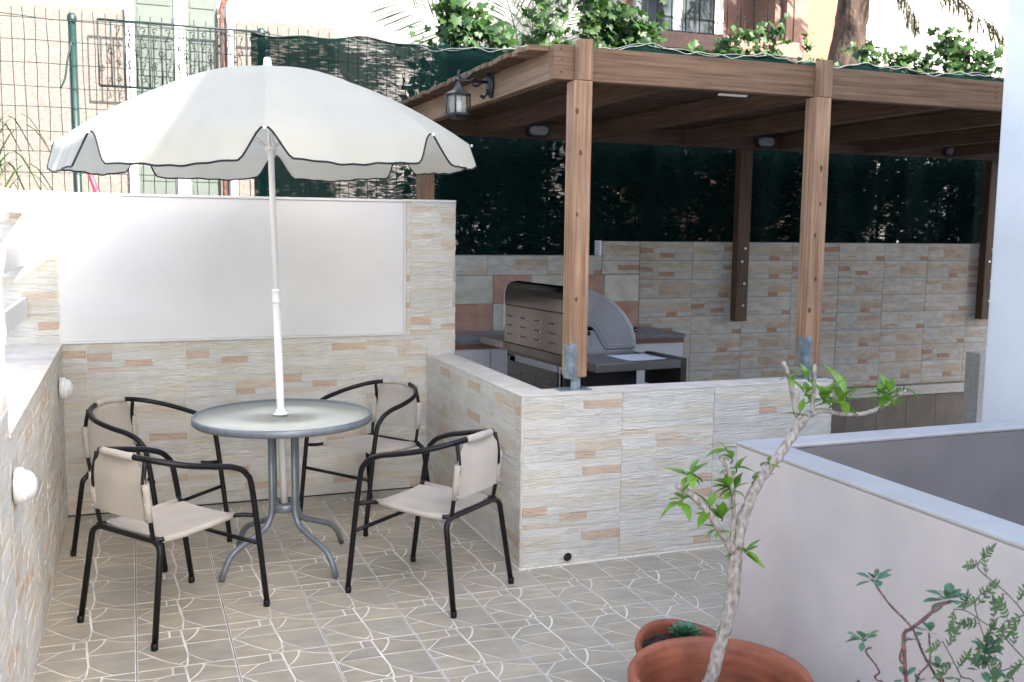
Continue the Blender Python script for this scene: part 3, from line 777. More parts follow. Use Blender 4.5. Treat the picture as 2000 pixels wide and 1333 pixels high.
for k in range(4):
    for j in range(3):
        y = 0.12+k*0.20; z = 0.955+j*0.062
        s = MB().box((0.0028,y,z),(0.0056,y+0.085,z+0.011)).build('slot', MT['blackpanel'], gr)
        if k < 9:
            d = MB().lathe([(0,0),(0.007,0.001),(0.006,0.005),(0,0.006)], 10); d.xf(Matrix.Translation((0.0055,y-0.004,z+0.003)) @ Matrix.Rotation(-PI/2, 4, 'Y')); d.build('rivet', MT['bolt'], gr)
ep = MB(); ep.box((0.021,0.006,0.80),(0.52,0.018,0.9245)); ep.box((0.021,0.0062,0.9247),(0.30,0.0175,1.05)); ep.build('end_plate', MT['steel_l'], gr, bevel=0.002)
ep = MB(); ep.box((0.021,GL-0.018,0.80),(0.52,GL-0.006,0.9245)); ep.build('end_plate', MT['steel_l'], gr)
ep = MB(); ep.box((0.021,0.0185,0.82),(0.53,GL-0.0185,0.915)); ep.build('firebox', MT['blackpanel'], gr)
hl = MB().tube([(0.175,-0.0052,1.035),(0.175,-0.0058,1.035)], 0.016, 14); hl.build('pivot_hole', MT['hole'], gr)
for x, z in ((0.14,0.965),(0.20,0.965)):
    MB().tube([(x,0.0055,z),(x,0.004,z)], 0.004, 8).build('rivet', MT['hole'], gr)
fp = MB().box((0.5205,0.0,0.80),(0.56,GL,0.90)); fp.build('control_panel', MT['steel'], gr, bevel=0.004)
for k in range(4):
    d = MB().lathe([(0,0),(0.024,0),(0.02,0.03),(0,0.032)], 14); d.xf(Matrix.Translation((0.5605,0.13+k*0.2,0.85)) @ Matrix.Rotation(PI/2, 4, 'Y')); d.build('knob', MT['blackpanel'], gr)
for y0, y1 in ((-0.40,-0.006),(GL+0.006,GL+0.40)):
    sh = MB().box((0.0,y0,0.846),(0.60,y1,0.898)).build('side_shelf', MT['steel_s'], gr, bevel=0.004)
    MB().box((0.6005,y0,0.70),(0.645,y1,0.905)).build('shelf_front', MT['steel_d'], sh, bevel=0.004)
MB().box((0.27,-0.34,0.8984),(0.54,-0.08,0.8995)).build('film', MT['paper'], gr)
for x in (0.02,0.50):
    for y in (0.03,GL-0.07): MB().box((x,y,0.0),(x+0.04,y+0.04,0.7995)).build('leg', MT['steel'], gr)
MB().box((0.0,0.072,0.10),(0.012,GL-0.072,0.78)).build('cart_back', MT['blackpanel'], gr)
for k in range(3):
    for j in range(4):
        MB().box((-0.0035,0.14+k*0.22,0.60+j*0.035),(-0.0005,0.26+k*0.22,0.612+j*0.035)).build('slot', MT['steel_d'], gr)
MB().box((0.014,0.0,0.08),(0.545,0.028,0.799)).build('cart_side', MT['blackpanel'], gr)
MB().box((0.014,0.05,0.07),(0.545,GL-0.05,0.10)).build('cart_floor', MT['blackpanel'], gr)

# ------------------------------------------------------------------ table
TC = Vector((1.068,-1.190,0.0)); TZ = 0.752; TR = 0.434
tb = empty('round_table', TC, 0, 'round grey metal table with a rippled glass top between the four chairs', 'table')
top = MB().lathe([(0.024,TZ-0.006),(TR-0.012,TZ-0.006),(TR-0.012,TZ-0.001),(0.024,TZ-0.001),(0.024,TZ-0.006)], 72); top.build('glass_top', MT['tableglass'], tb)
rim = MB().lathe([(TR-0.018,TZ-0.008),(TR-0.014,TZ+0.001),(TR-0.006,TZ+0.004),(TR,TZ),(TR+0.001,TZ-0.026),(TR-0.004,TZ-0.032),(TR-0.014,TZ-0.031),(TR-0.018,TZ-0.008)], 72); rim.build('rim', MT['greytube'], tb)
for k in range(4):
    a = R(31+90*k); ca, sa = math.cos(a), math.sin(a)
    prof = fillet([(0.078,TZ-0.012),(0.078,0.27),(0.105,0.205),(0.30,0.128),(0.345,0.085),(0.378,0.006)], 0.05, 6)
    if True:
        pts = [(p.x*ca, p.x*sa, p.y) for p in [Vector((q[0], q[1], 0)) for q in prof]]
    l_ = MB().tube(pts, 0.0145, 12); lo = l_.build('leg', MT['greytube'], tb)
    sup = MB().tube([(0.078*ca,0.078*sa,TZ-0.017),(0.42*ca,0.42*sa,TZ-0.017)], 0.009, 8); sup.build('top_spoke', MT['greytube'], tb)
    for z in (0.69,0.285):
        MB().tube([(0.092*ca,0.092*sa,z),(0.096*ca,0.096*sa,z)], 0.007, 8).build('bolt', MT['greytube'], lo)
for z in (0.675,0.268):
    rg = MB().lathe([(0.030,z),(0.066,z),(0.070,z+0.004),(0.070,z+0.036),(0.066,z+0.040),(0.030,z+0.040),(0.030,z)], 40); rg.build('ring', MT['greytube'], tb)

# ------------------------------------------------------------------ parasol
um = empty('parasol', (TC.x,TC.y,0.25), 0, 'cream beach parasol with scalloped black-piped edge standing through the table', 'parasol')
um.rotation_euler = (R(0.4), R(-1.35), 0)
UZ = 0.25
pm = MB(); pm.tube([(0,0,0.02),(0,0,1.075)], 0.0185, 18); pm.build('lower_pole', MT['plastic'], um)
pm = MB(); pm.tube([(0,0,1.03),(0,0,2.165)], 0.0145, 16); pm.build('upper_pole', MT['plastic'], um)
pm = MB(); pm.lathe([(0.0187,1.055),(0.0215,1.055),(0.0215,1.064),(0.019,1.066),(0.019,1.11),(0.0215,1.112),(0.0215,1.12),(0.0148,1.122)], 20); pm.build('pole_joint', MT['plastic'], um)
pm = MB(); pm.lathe([(0.019,TZ-UZ+0.004),(0.040,TZ-UZ+0.004),(0.040,TZ-UZ+0.008),(0.026,TZ-UZ+0.011),(0.022,TZ-UZ+0.03),(0.019,TZ-UZ+0.03)], 24); pm.build('collar', MT['plastic'], um)
pm = MB(); pm.lathe([(0.0,2.217),(0.011,2.216),(0.017,2.210),(0.019,2.195),(0.019,2.182),(0.026,2.175),(0.026,2.168),(0.0,2.167)], 20); pm.build('finial', MT['plastic'], um)
UR, UT, UE = 0.965, 2.172, 1.815       # radius, apex height, rib tip height (local)
A0 = math.atan2(-0.99, -0.15)
def ribp(k, r):
    a = A0+k*PI/4
    return Vector((math.cos(a)*UR*r, math.sin(a)*UR*r, UE+(UT-UE)*(1-r**1.85)))
NR, NTT = 12, 48
rnd = random.Random(9)
for k in range(8):
    mb = MB(); rows = []
    sag = 0.022
    fl_amp = rnd.uniform(0.9, 1.08)
    ph = rnd.uniform(0, 6)
    for i in range(NR+1):
        r = i/NR
        row = []
        for j in range(NTT+1):
            t = j/NTT
            p = ribp(k, r)*(1-t)+ribp(k+1, r)*t
            p.z -= sag*r*4*t*(1-t); p.z += 0.0022*r*r*math.sin(t*42+ph+r*5)*math.sin(PI*t)
            row.append(p)
        rows.append(row)
    edge = []
    for i in range(1, 5):
        row = []
        for j in range(NTT+1):
            t = j/NTT
            base = rows[NR][j]
            d = min(t, 1-t)
            s_ = max(0.0, min(1.0, (d-0.012)/0.118)); s_ = s_*s_*(3-2*s_)
            ln_ = 0.126*s_*fl_amp+0.004*math.sin(t*13+ph)*s_
            a = A0+(k+0.5)*PI/4
            wv = 0.010*math.sin(t*17+ph)+0.006*math.sin(t*31+2*ph)
            out = Vector((math.cos(a), math.sin(a), 0))
            f = i/4
            p = base+(out*(0.40+wv*3)+Vector((0,0,-0.92)))*ln_*f
            row.append(p)
        rows.append(row)
    i0 = len(mb.v)
    for row in rows:
        for p in row: mb.v.append(tuple(p))
    W_ = NTT+1
    for i in range(len(rows)-1):
        for j in range(NTT):
            a = i*W_+j
            mb.f.append((a, a+1, a+W_+1, a+W_)); mb.m.append(0); mb.sm.append(True)
    po = mb.build('canopy_panel', MT['canopy'], um)
    ed = MB().tube([p for p in rows[-1]], 0.0042, 6, caps=True); ed.build('piping', MT['piping'], po)
    rb = MB().tube([ribp(k, q/8)+Vector((0,0,-0.008)) for q in range(9)], 0.004, 6); ro = rb.build('rib', MT['plastic'], um)
    st_ = MB().tube([ribp(k, 0.5)+Vector((0,0,-0.012)), (0.02*math.cos(A0+k*PI/4), 0.02*math.sin(A0+k*PI/4), 1.80)], 0.003, 6); st_.build('strut', MT['plastic'], ro)
    tp = MB().lathe([(0,-0.008),(0.007,-0.006),(0.008,0.004),(0,0.008)], 10, c=tuple(ribp(k, 1.005))); tp.build('tip', MT['plastic'], ro)
MB().lathe([(0.0147,1.78),(0.026,1.78),(0.026,1.82),(0.0147,1.82)], 16).build('runner', MT['plastic'], um)

# ------------------------------------------------------------------ chairs
def make_chair(loc, ang, label):
    """Bistro chair: +x is forward; origin on the floor between the four feet."""
    c = empty('bistro_chair', loc, ang, label, 'chair', 'four bistro chairs round the table')
    r = 0.0128; D = 0.29; FW = 0.254; BW = 0.236; SH = 0.425
    hoop = [(D,FW,0.012),(D-0.075,FW+0.006,0.52),(D-0.115,FW+0.010,0.625),(D-0.19,FW+0.014,0.668),(0.0,FW+0.018,0.690),(-0.12,FW-0.004,0.715),(-0.215,FW-0.075,0.742),(-0.262,0.085,0.757),(-0.272,0.0,0.760)]
    pts = hoop+[(x,-y,z) for x, y, z in hoop[-2::-1]]
    h = MB().tube(catmull(pts, 5), r, 12); ho = h.build('arm_hoop', MT['black'], c)
    bp = [(-D,BW+0.010,0.012),(-D+0.055,BW-0.012,SH-0.03),(-D+0.062,BW-0.05,SH-0.008),(-D+0.062,-BW+0.05,SH-0.008),(-D+0.055,-BW+0.012,SH-0.03),(-D,-BW-0.010,0.012)]
    h = MB().tube(fillet(bp, 0.06, 6), r, 12); h.build('back_legs', MT['black'], c)
    for s in (1, -1):
        u_ = MB().tube(catmull([(-D+0.062,s*0.172,SH-0.01),(-D+0.045,s*0.176,0.52),(-0.262,s*0.166,0.64),(-0.246,s*0.158,0.742)], 5), 0.0095, 10); u_.build('back_upright', MT['black'], c)
        st_ = MB().tube(fillet([(-D+0.055,s*0.188,SH-0.002),(-0.10,s*0.19,SH-0.012),(0.14,s*0.19,SH+0.008),(0.195,s*0.205,SH+0.006),(D-0.064,s*(FW),SH+0.004)], 0.04, 4), 0.010, 10); st_.build('seat_rail', MT['black'], c)
        for x, y, z in ((D-0.004,s*FW,0.006),(-D-0.001,s*(BW+0.010),0.006)):
            MB().lathe([(0,-0.006),(0.013,-0.006),(0.0142,0.0),(0.0142,0.022),(0.0128,0.024)], 12, c=(x,y,z)).build('foot_cap', MT['black'], c)
    st_ = MB().tube([(D-0.045,FW+0.002,0.30),(D-0.045,-FW-0.002,0.30)], 0.0095, 10); st_.build('stretcher', MT['black'], c)
    # seat sling with wrapped edges
    mb = MB(); nx, ny = 8, 14; W_ = ny+1
    for i in range(nx+1):
        x = -0.205+0.385*i/nx
        for j in range(ny+1):
            t = j/ny; wid = 0.197-(0.014 if i == nx else 0)-(0.02 if i == 0 else 0)
            y = -wid+2*wid*t
            edge = abs(2*t-1)
            z = SH+0.010-0.012*(1-edge**4)-0.004*math.sin(PI*i/nx)+(0.006*i/nx)
            if edge > 0.98: z = SH+0.002
            mb.v.append((x, y, z))
    for i in range(nx):
        for j in range(ny): a = i*W_+j; mb.f.append((a,a+1,a+W_+1,a+W_)); mb.m.append(0); mb.sm.append(True)
    for s in (1, -1):
        mb.tube([(-0.195,s*0.19,SH-0.008),(-0.10,s*0.191,SH-0.010),(0.04,s*0.191,SH-0.002),(0.165,s*0.190,SH+0.008)], 0.0135, 12)
    so = mb.build('seat_sling', MT['fabric'], c)
    # back sling
    mb = MB(); nz, ny = 10, 14; W_ = ny+1
    def backx(z): return -D+0.050-0.030*((z-SH)/0.33)+0.018*max(0, (z-0.66)/0.1)
    for i in range(nz+1):
        z = SH+0.075+(0.762-SH-0.075)*i/nz
        for j in range(ny+1):
            t = j/ny; e = abs(2*t-1)
            wid = 0.184 if z < 0.66 else 0.184-0.085*((z-0.66)/0.10)**1.2
            y = -wid+2*wid*t
            x = backx(z)-0.012*(1-e*e)*(1-i/nz)-0.002
            if i == nz: x = -0.272+0.012*e
            mb.v.append((x, y, z))
    for i in range(nz):
        for j in range(ny): a = i*W_+j; mb.f.append((a,a+1,a+W_+1,a+W_)); mb.m.append(0); mb.sm.append(True)
    mb.tube(catmull([(-0.255,0.100,0.755),(-0.268,0.06,0.7575),(-0.272,0.0,0.760),(-0.268,-0.06,0.7575),(-0.255,-0.100,0.755)], 4), 0.0168, 12)
    for s in (1, -1):
        mb.tube([(backx(z)+0.001, s*0.174, z) for z in (0.50,0.56,0.61,0.655)], 0.0145, 10)
    bo = mb.build('back_sling', MT['fabric'], c)
    for s in (1, -1):
        for z in (0.515,0.575,0.635):
            d = MB().lathe([(0,0.003),(0.0045,0.0015),(0.005,0)], 8); d.xf(Matrix.Translation((backx(z)-0.013, s*0.176, z)) @ Matrix.Rotation(-PI/2, 4, 'Y')); d.build('rivet', MT['bolt'], bo)
    return c
def place(bm_, fm_, label):
    b_, f_ = Vector(bm_), Vector(fm_)
    d = f_-b_
    return make_chair(((b_.x+f_.x)/2, (b_.y+f_.y)/2, 0), math.atan2(d.y, d.x), label)
place((0.289,-1.889), (0.7615,-1.552), 'black tube bistro chair nearest the camera on the left, its back to the camera')
place((0.2355,-0.578), (0.670,-0.965), 'black tube bistro chair in the back left corner, partly hidden by another chair')
place((1.871,-0.377), (1.394,-0.7035), 'black tube bistro chair behind the table at right, facing the camera')
place((1.841,-2.004), (1.474,-1.550), 'black tube bistro chair beside the low wall at right, turned to the table')

# ------------------------------------------------------------------ leaves
def leaf(mb, p, d, up, L, W, curl=0.2, fold=0.25, mi=0, n=4, obov=0.85):
    """A pointed leaf blade: two rows of faces either side of the midrib, drooping along its length."""
    d = Vector(d).normalized(); up = Vector(up)
    s = d.cross(up)
    if s.length < 1e-4: s = d.cross(Vector((0.3,0.9,0.2)))
    s.normalize(); nrm = s.cross(d).normalized()
    p = Vector(p); mid = []; lf = []; rg = []
    for i in range(n+1):
        t = i/n
        w = W*0.5*math.sin(PI*min(1, (t*0.94+0.03))**obov)
        c = p+d*L*t-nrm*(curl*L*t*t)
        mid.append(c); lf.append(c+s*w+nrm*fold*w); rg.append(c-s*w+nrm*fold*w)
    i0 = len(mb.v)
    for a, b, c in zip(lf, mid, rg): mb.v += [tuple(a), tuple(b), tuple(c)]
    for i in range(n):
        a = i0+3*i
        mb.f += [(a,a+1,a+4,a+3),(a+1,a+2,a+5,a+4)]; mb.m += [mi,mi]; mb.sm += [True,True]
def lobed(mb, p, nrm, up, S, r, mi=0):
    """Five-lobed vine leaf."""
    nrm = Vector(nrm).normalized(); up = Vector(up); s = nrm.cross(up)
    if s.length < 1e-3: s = Vector((1,0,0))
    s.normalize(); u = s.cross(nrm)
    prof = [(0,-0.12),(0.30,-0.36),(0.52,-0.05),(0.36,0.06),(0.50,0.36),(0.22,0.34),(0.0,0.66),(-0.22,0.34),(-0.50,0.36),(-0.36,0.06),(-0.52,-0.05),(-0.30,-0.36)]
    c = Vector(p); i0 = len(mb.v); mb.v.append(tuple(c+nrm*S*0.05))
    for x, y in prof: mb.v.append(tuple(c+s*x*S+u*y*S-nrm*S*(0.25*x*x+0.12*y*y)*r.uniform(0.4, 1.6)))
    n = len(prof)
    for k in range(n):
        mb.f.append((i0, i0+1+k, i0+1+(k+1) % n)); mb.m.append(mi); mb.sm.append(True)

# ------------------------------------------------------------------ terracotta pots and the citrus cutting
bp_ = empty('terracotta_pot', (1.93,-3.79,0), 0, 'large terracotta pot in the foreground holding the bare-branched young tree', 'pot')
m = MB(); prof = [(0.0,0.0),(0.15,0.0),(0.165,0.02),(0.205,0.18),(0.232,0.33),(0.236,0.365),(0.255,0.372),(0.263,0.39),(0.263,0.41),(0.256,0.424),(0.246,0.424),(0.236,0.412),(0.228,0.36),(0.222,0.30),(0.214,0.26)]
m.lathe(prof, 64)
m.build('body', MT['terra'], bp_)
m = MB(); rr = random.Random(2)
rings = [[(r*math.cos(a*PI/16), r*math.sin(a*PI/16), 0.262+rr.uniform(-0.008,0.008)) for a in range(32)] for r in (0.222,0.16,0.09)]
for q in range(2):
    for k in range(32): m.face([rings[q][k], rings[q][(k+1) % 32], rings[q+1][(k+1) % 32], rings[q+1][k]], 0, True)
m.face(rings[2]); m.build('soil', MT['soil'], bp_)
for a in (R(195), R(15)):
    h_ = MB().tube(catmull([(0.245*math.cos(a-0.30),0.245*math.sin(a-0.30),0.37),(0.275*math.cos(a-0.18),0.275*math.sin(a-0.18),0.34),(0.285*math.cos(a),0.285*math.sin(a),0.325),(0.275*math.cos(a+0.18),0.275*math.sin(a+0.18),0.34),(0.245*math.cos(a+0.30),0.245*math.sin(a+0.30),0.37)], 5), 0.014, 10); h_.build('handle', MT['terra'], bp_)
sp_ = empty('small_pot', (2.055,-3.375,0), 0, 'smaller terracotta pot with a pinched rim behind the large pot', 'pot')
m = MB(); i0 = 0
prof = [(0.0,0.0),(0.09,0.0),(0.10,0.02),(0.125,0.18),(0.138,0.29),(0.142,0.30),(0.154,0.305),(0.158,0.325),(0.153,0.340),(0.144,0.340),(0.136,0.325),(0.130,0.28),(0.124,0.235)]
m.lathe(prof, 48)
for i in range(len(m.v)):
    x, y, z = m.v[i]; a = math.atan2(y, x)
    if z > 0.28:
        k = 1+0.06*math.cos(2*(a-R(20))); m.v[i] = (x*k, y*k, z+0.012*math.cos(2*(a-R(100)))*(z-0.28)/0.06)
m.build('body', MT['terra'], sp_)
m = MB(); rings = [[(r*math.cos(a*PI/12), r*math.sin(a*PI/12), 0.305+rr.uniform(-0.007,0.007)) for a in range(24)] for r in (0.1345,0.09,0.045)]
for q in range(2):
    for k in range(24): m.face([rings[q][k], rings[q][(k+1) % 24], rings[q+1][(k+1) % 24], rings[q+1][k]], 0, True)
m.face(rings[2]); m.build('soil', MT['soil'], sp_)
ec = empty('echeveria', (2.10,-3.315,0.308), 0, 'small green rosette succulent growing in the smaller terracotta pot', 'succulent')
for ring, (n, L, el) in enumerate(((5,0.03,70),(7,0.043,48),(9,0.052,28),(10,0.056,12))):
    for k in range(n):
        a = 2*PI*k/n+ring*0.4
        d = Vector((math.cos(a)*math.cos(R(el)), math.sin(a)*math.cos(R(el)), math.sin(R(el))))
        m = MB(); leaf(m, d*0.008+Vector((0,0,0.012)), d, (0,0,1), L, L*0.62, -0.12, 0.35)
        m.build('leaf', MT['echeveria'], ec)

TREE = {
'trunk': [(1.919, -3.72, 0.304), (1.951, -3.72, 0.388), (1.981, -3.72, 0.502), (2.008, -3.72, 0.607), (2.015, -3.72, 0.715), (2.021, -3.72, 0.784), (2.04, -3.72, 0.866), (2.081, -3.72, 0.947), (2.156, -3.72, 1.033), (2.212, -3.72, 1.106), (2.25, -3.72, 1.148)],
'a': [(2.247, -3.72, 1.139), (2.207, -3.72, 1.142), (2.187, -3.72, 1.207), (2.173, -3.72, 1.26), (2.152, -3.72, 1.302)],
'b': [(2.261, -3.72, 1.148), (2.262, -3.72, 1.195), (2.263, -3.72, 1.241), (2.262, -3.72, 1.29)],
'c': [(2.247, -3.72, 1.139), (2.295, -3.72, 1.152), (2.361, -3.72, 1.139), (2.447, -3.72, 1.134), (2.517, -3.72, 1.151), (2.566, -3.72, 1.177), (2.612, -3.72, 1.2)],
'd': [(2.005, -3.72, 0.75), (1.968, -3.72, 0.804), (1.919, -3.72, 0.873), (1.861, -3.72, 0.931), (1.81, -3.72, 0.965)],
'e': [(1.997, -3.72, 0.775), (2.002, -3.72, 0.862), (1.991, -3.72, 0.954), (1.974, -3.72, 1.001), (1.948, -3.72, 1.036)],
}
CLUMP =  [(1.848, -3.72, 0.981, 9, 1), (1.829, -3.72, 0.908, 7, 1), (1.919, -3.72, 0.877, 3, 1), (1.967, -3.72, 0.843, 5, 1), (2.004, -3.72, 0.927, 9, 0.9), (1.98, -3.72, 0.94, 4, 0.8), (2.009, -3.72, 0.983, 5, 0.8), (1.982, -3.72, 1.015, 3, 0.7), (1.963, -3.72, 1.051, 4, 0.8), (1.944, -3.72, 0.815, 4, 0.7), (2.04, -3.72, 0.746, 6, 1), (2.063, -3.72, 0.948, 2, 0.9), (2.113, -3.72, 1.003, 2, 0.5), (2.168, -3.72, 1.253, 5, 0.7), (2.207, -3.72, 1.142, 3, 0.6), (2.248, -3.72, 1.242, 6, 0.8), (2.233, -3.72, 1.197, 5, 0.9), (2.294, -3.72, 1.178, 14, 1.1), (2.36, -3.72, 1.167, 8, 1), (2.388, -3.72, 1.166, 2, 1.4), (2.541, -3.72, 1.182, 9, 0.9), (2.507, -3.72, 1.188, 3, 1), (2.563, -3.72, 1.141, 2, 1), (2.599, -3.72, 1.198, 2, 0.8), (2.499, -3.72, 1.136, 3, 0.7)]
ct_ = empty('citrus_tree', (1.93,-3.76,0.26), 0, 'pruned young tree with a pale crooked trunk and sparse fresh lime leaves', 'tree')
cto = Vector((1.93,-3.76,0.26))
rr = random.Random(5)
def bough(name, pts, radii, mt, jit=0.004, seed=1, seg=12):
    r = random.Random(seed)
    P = catmull(pts, 7); n = len(P); rad = []
    for i, p in enumerate(P):
        t = i/(n-1)*(len(radii)-1); k = min(int(t), len(radii)-2); f = t-k
        rad.append(0.62*(radii[k]*(1-f)+radii[k+1]*f)*r.uniform(0.97, 1.03))
    P = [p+Vector((r.uniform(-1,1), r.uniform(-1,1), 0))*jit for p in P]
    mb = MB().tube(P, rad, seg)
    for i in range(len(mb.v)):
        v = Vector(mb.v[i]); mb.v[i] = tuple(v+Vector((r.uniform(-1,1), r.uniform(-1,1), r.uniform(-1,1)))*rad[0]*0.035)
    o = mb.build(name, mt, ct_); o.location = -cto
    return o
bough('trunk', [(1.91,-3.75,0.24)]+TREE['trunk'], [0.034,0.033,0.031,0.031,0.033,0.029,0.027,0.025,0.023,0.0225,0.020], MT['bark'], 0.003, 1, 16)
bough('branch', TREE['a'], [0.013,0.0115,0.0105,0.010,0.009], MT['bark'], 0.001, 2)
bough('branch', TREE['b'], [0.010,0.0095,0.0095,0.010], MT['bark'], 0.001, 3)
bough('branch', TREE['c'], [0.017,0.0125,0.011,0.0105,0.0105,0.010,0.0085], MT['bark'], 0.001, 4)
bough('branch', TREE['d'], [0.022,0.018,0.017,0.016,0.0145], MT['bark'], 0.001, 5)
bough('branch', TREE['e'], [0.012,0.0105,0.0105,0.010,0.009], MT['bark'], 0.001, 6)
for (x, y, z, n, s) in CLUMP:
    m = MB(); base = Vector((x,y+rr.uniform(-0.008,0.008),z))
    tw = base+Vector((rr.uniform(-0.01,0.01), rr.uniform(-0.015,0.005), 0.018))*s
    m.tube([base, (base+tw)/2+Vector((0.002,0,0)), tw], 0.0022, 5, 1)
    for k in range(int(n*1.25)+1):
        a = rr.uniform(0, 2*PI); el = rr.uniform(-0.5, 1.2)
        d = Vector((math.cos(a)*math.cos(el), math.sin(a)*math.cos(el)*0.8, math.sin(el)))
        L = rr.choice([0.034,0.046,0.058,0.070])*s*(1.15 if n < 4 else 1)
        leaf(m, base+(tw-base)*rr.random()+d*0.004, d, (0,0,1), L, L*rr.uniform(0.40,0.52), rr.uniform(0.0,0.5), 0.3, n=6)
    o = m.build('leaf_cluster', [MT['leaf_lime'], MT['stem_green']], ct_); o.location = -cto; o['kind'] = 'stuff'

# ------------------------------------------------------------------ plants at the lower right
STEM = {
's1': [(1.891, -4.5, 0.681), (1.865, -4.5, 0.723), (1.844, -4.5, 0.759), (1.826, -4.5, 0.794), (1.818, -4.5, 0.814)],
's2': [(1.941, -4.5, 0.673), (1.931, -4.5, 0.714), (1.92, -4.5, 0.776), (1.922, -4.5, 0.821), (1.932, -4.5, 0.838), (1.959, -4.5, 0.86), (1.996, -4.5, 0.883), (2.027, -4.5, 0.888)],
's3': [(2.063, -4.5, 0.66), (2.036, -4.5, 0.697), (1.985, -4.5, 0.766), (1.926, -4.5, 0.841), (1.879, -4.5, 0.893), (1.84, -4.5, 0.943), (1.833, -4.5, 0.95)],
's4': [(1.967, -4.5, 0.671), (1.975, -4.5, 0.712), (1.989, -4.5, 0.754), (1.992, -4.5, 0.814)],
's5': [(1.926, -4.5, 0.752), (1.929, -4.5, 0.763), (1.938, -4.5, 0.798), (1.94, -4.5, 0.81)],
's6': [(2.007, -4.5, 0.662), (2.013, -4.5, 0.7), (2.021, -4.5, 0.728)],
's7': [(1.822, -4.5, 0.695), (1.817, -4.5, 0.725)],
's8': [(1.967, -4.5, 0.671), (1.966, -4.5, 0.706)],
's9': [(2.193, -4.5, 0.631), (2.189, -4.5, 0.673)],
'j1': [(2.293, -4.5, 0.789), (2.252, -4.5, 0.829), (2.189, -4.5, 0.887), (2.137, -4.5, 0.935), (2.123, -4.5, 0.963)],
'j2': [(2.181, -4.5, 0.633), (2.171, -4.5, 0.675), (2.157, -4.5, 0.765), (2.141, -4.5, 0.819), (2.12, -4.5, 0.86), (2.102, -4.5, 0.89)],
'j3': [(2.306, -4.5, 0.682), (2.269, -4.5, 0.717), (2.221, -4.5, 0.763), (2.184, -4.5, 0.799), (2.147, -4.5, 0.816), (2.109, -4.5, 0.843), (2.049, -4.5, 0.864)],
'j4': [(2.144, -4.5, 0.642), (2.107, -4.5, 0.691), (2.05, -4.5, 0.747), (2.008, -4.5, 0.802)],
'j5': [(2.309, -4.5, 0.816), (2.262, -4.5, 0.818), (2.195, -4.5, 0.817)],
'j6': [(2.305, -4.5, 0.699), (2.26, -4.5, 0.709), (2.2, -4.5, 0.691)],
'j7': [(2.161, -4.5, 0.692), (2.16, -4.5, 0.738), (2.145, -4.5, 0.766)],
}
ROSE =  [(1.811, -4.5, 0.826, 9, 1), (2.033, -4.5, 0.885, 9, 1.25), (1.832, -4.5, 0.953, 8, 1), (1.99, -4.5, 0.817, 6, 0.8), (1.94, -4.5, 0.812, 3, 0.7), (2.021, -4.5, 0.728, 6, 0.9), (1.93, -4.5, 0.721, 3, 0.8), (2.033, -4.5, 0.707, 4, 0.8), (1.822, -4.5, 0.726, 3, 0.8), (2.159, -4.5, 0.74, 12, 1.0), (2.158, -4.5, 0.76, 10, 0.9), (2.141, -4.5, 0.707, 5, 1), (2.189, -4.5, 0.673, 5, 1), (2.22, -4.5, 0.668, 4, 1), (1.964, -4.5, 0.706, 4, 0.8)]
fpot = empty('plant_pot', (2.12,-4.50,0), 0, 'terracotta pot below the frame holding the red-stemmed plant', 'pot')
m = MB().lathe([(0,0),(0.12,0),(0.165,0.36),(0.18,0.365),(0.18,0.40),(0.165,0.40),(0.155,0.36)], 40); m.build('body', MT['terra'], fpot)
m = MB().lathe([(0.157,0.35),(0.08,0.362),(0.0,0.36)], 24); m.build('soil', MT['soil'], fpot)
rp_ = empty('red_stemmed_plant', (2.12,-4.50,0.36), 0, 'red-stemmed succulent shrub with dark green leaf rosettes at lower right', 'plant')
jp_ = empty('jasmine', (2.30,-4.52,0.36), 0, 'thin jasmine sprays with small paired leaflets at the lower right edge', 'plant')
rr = random.Random(8)
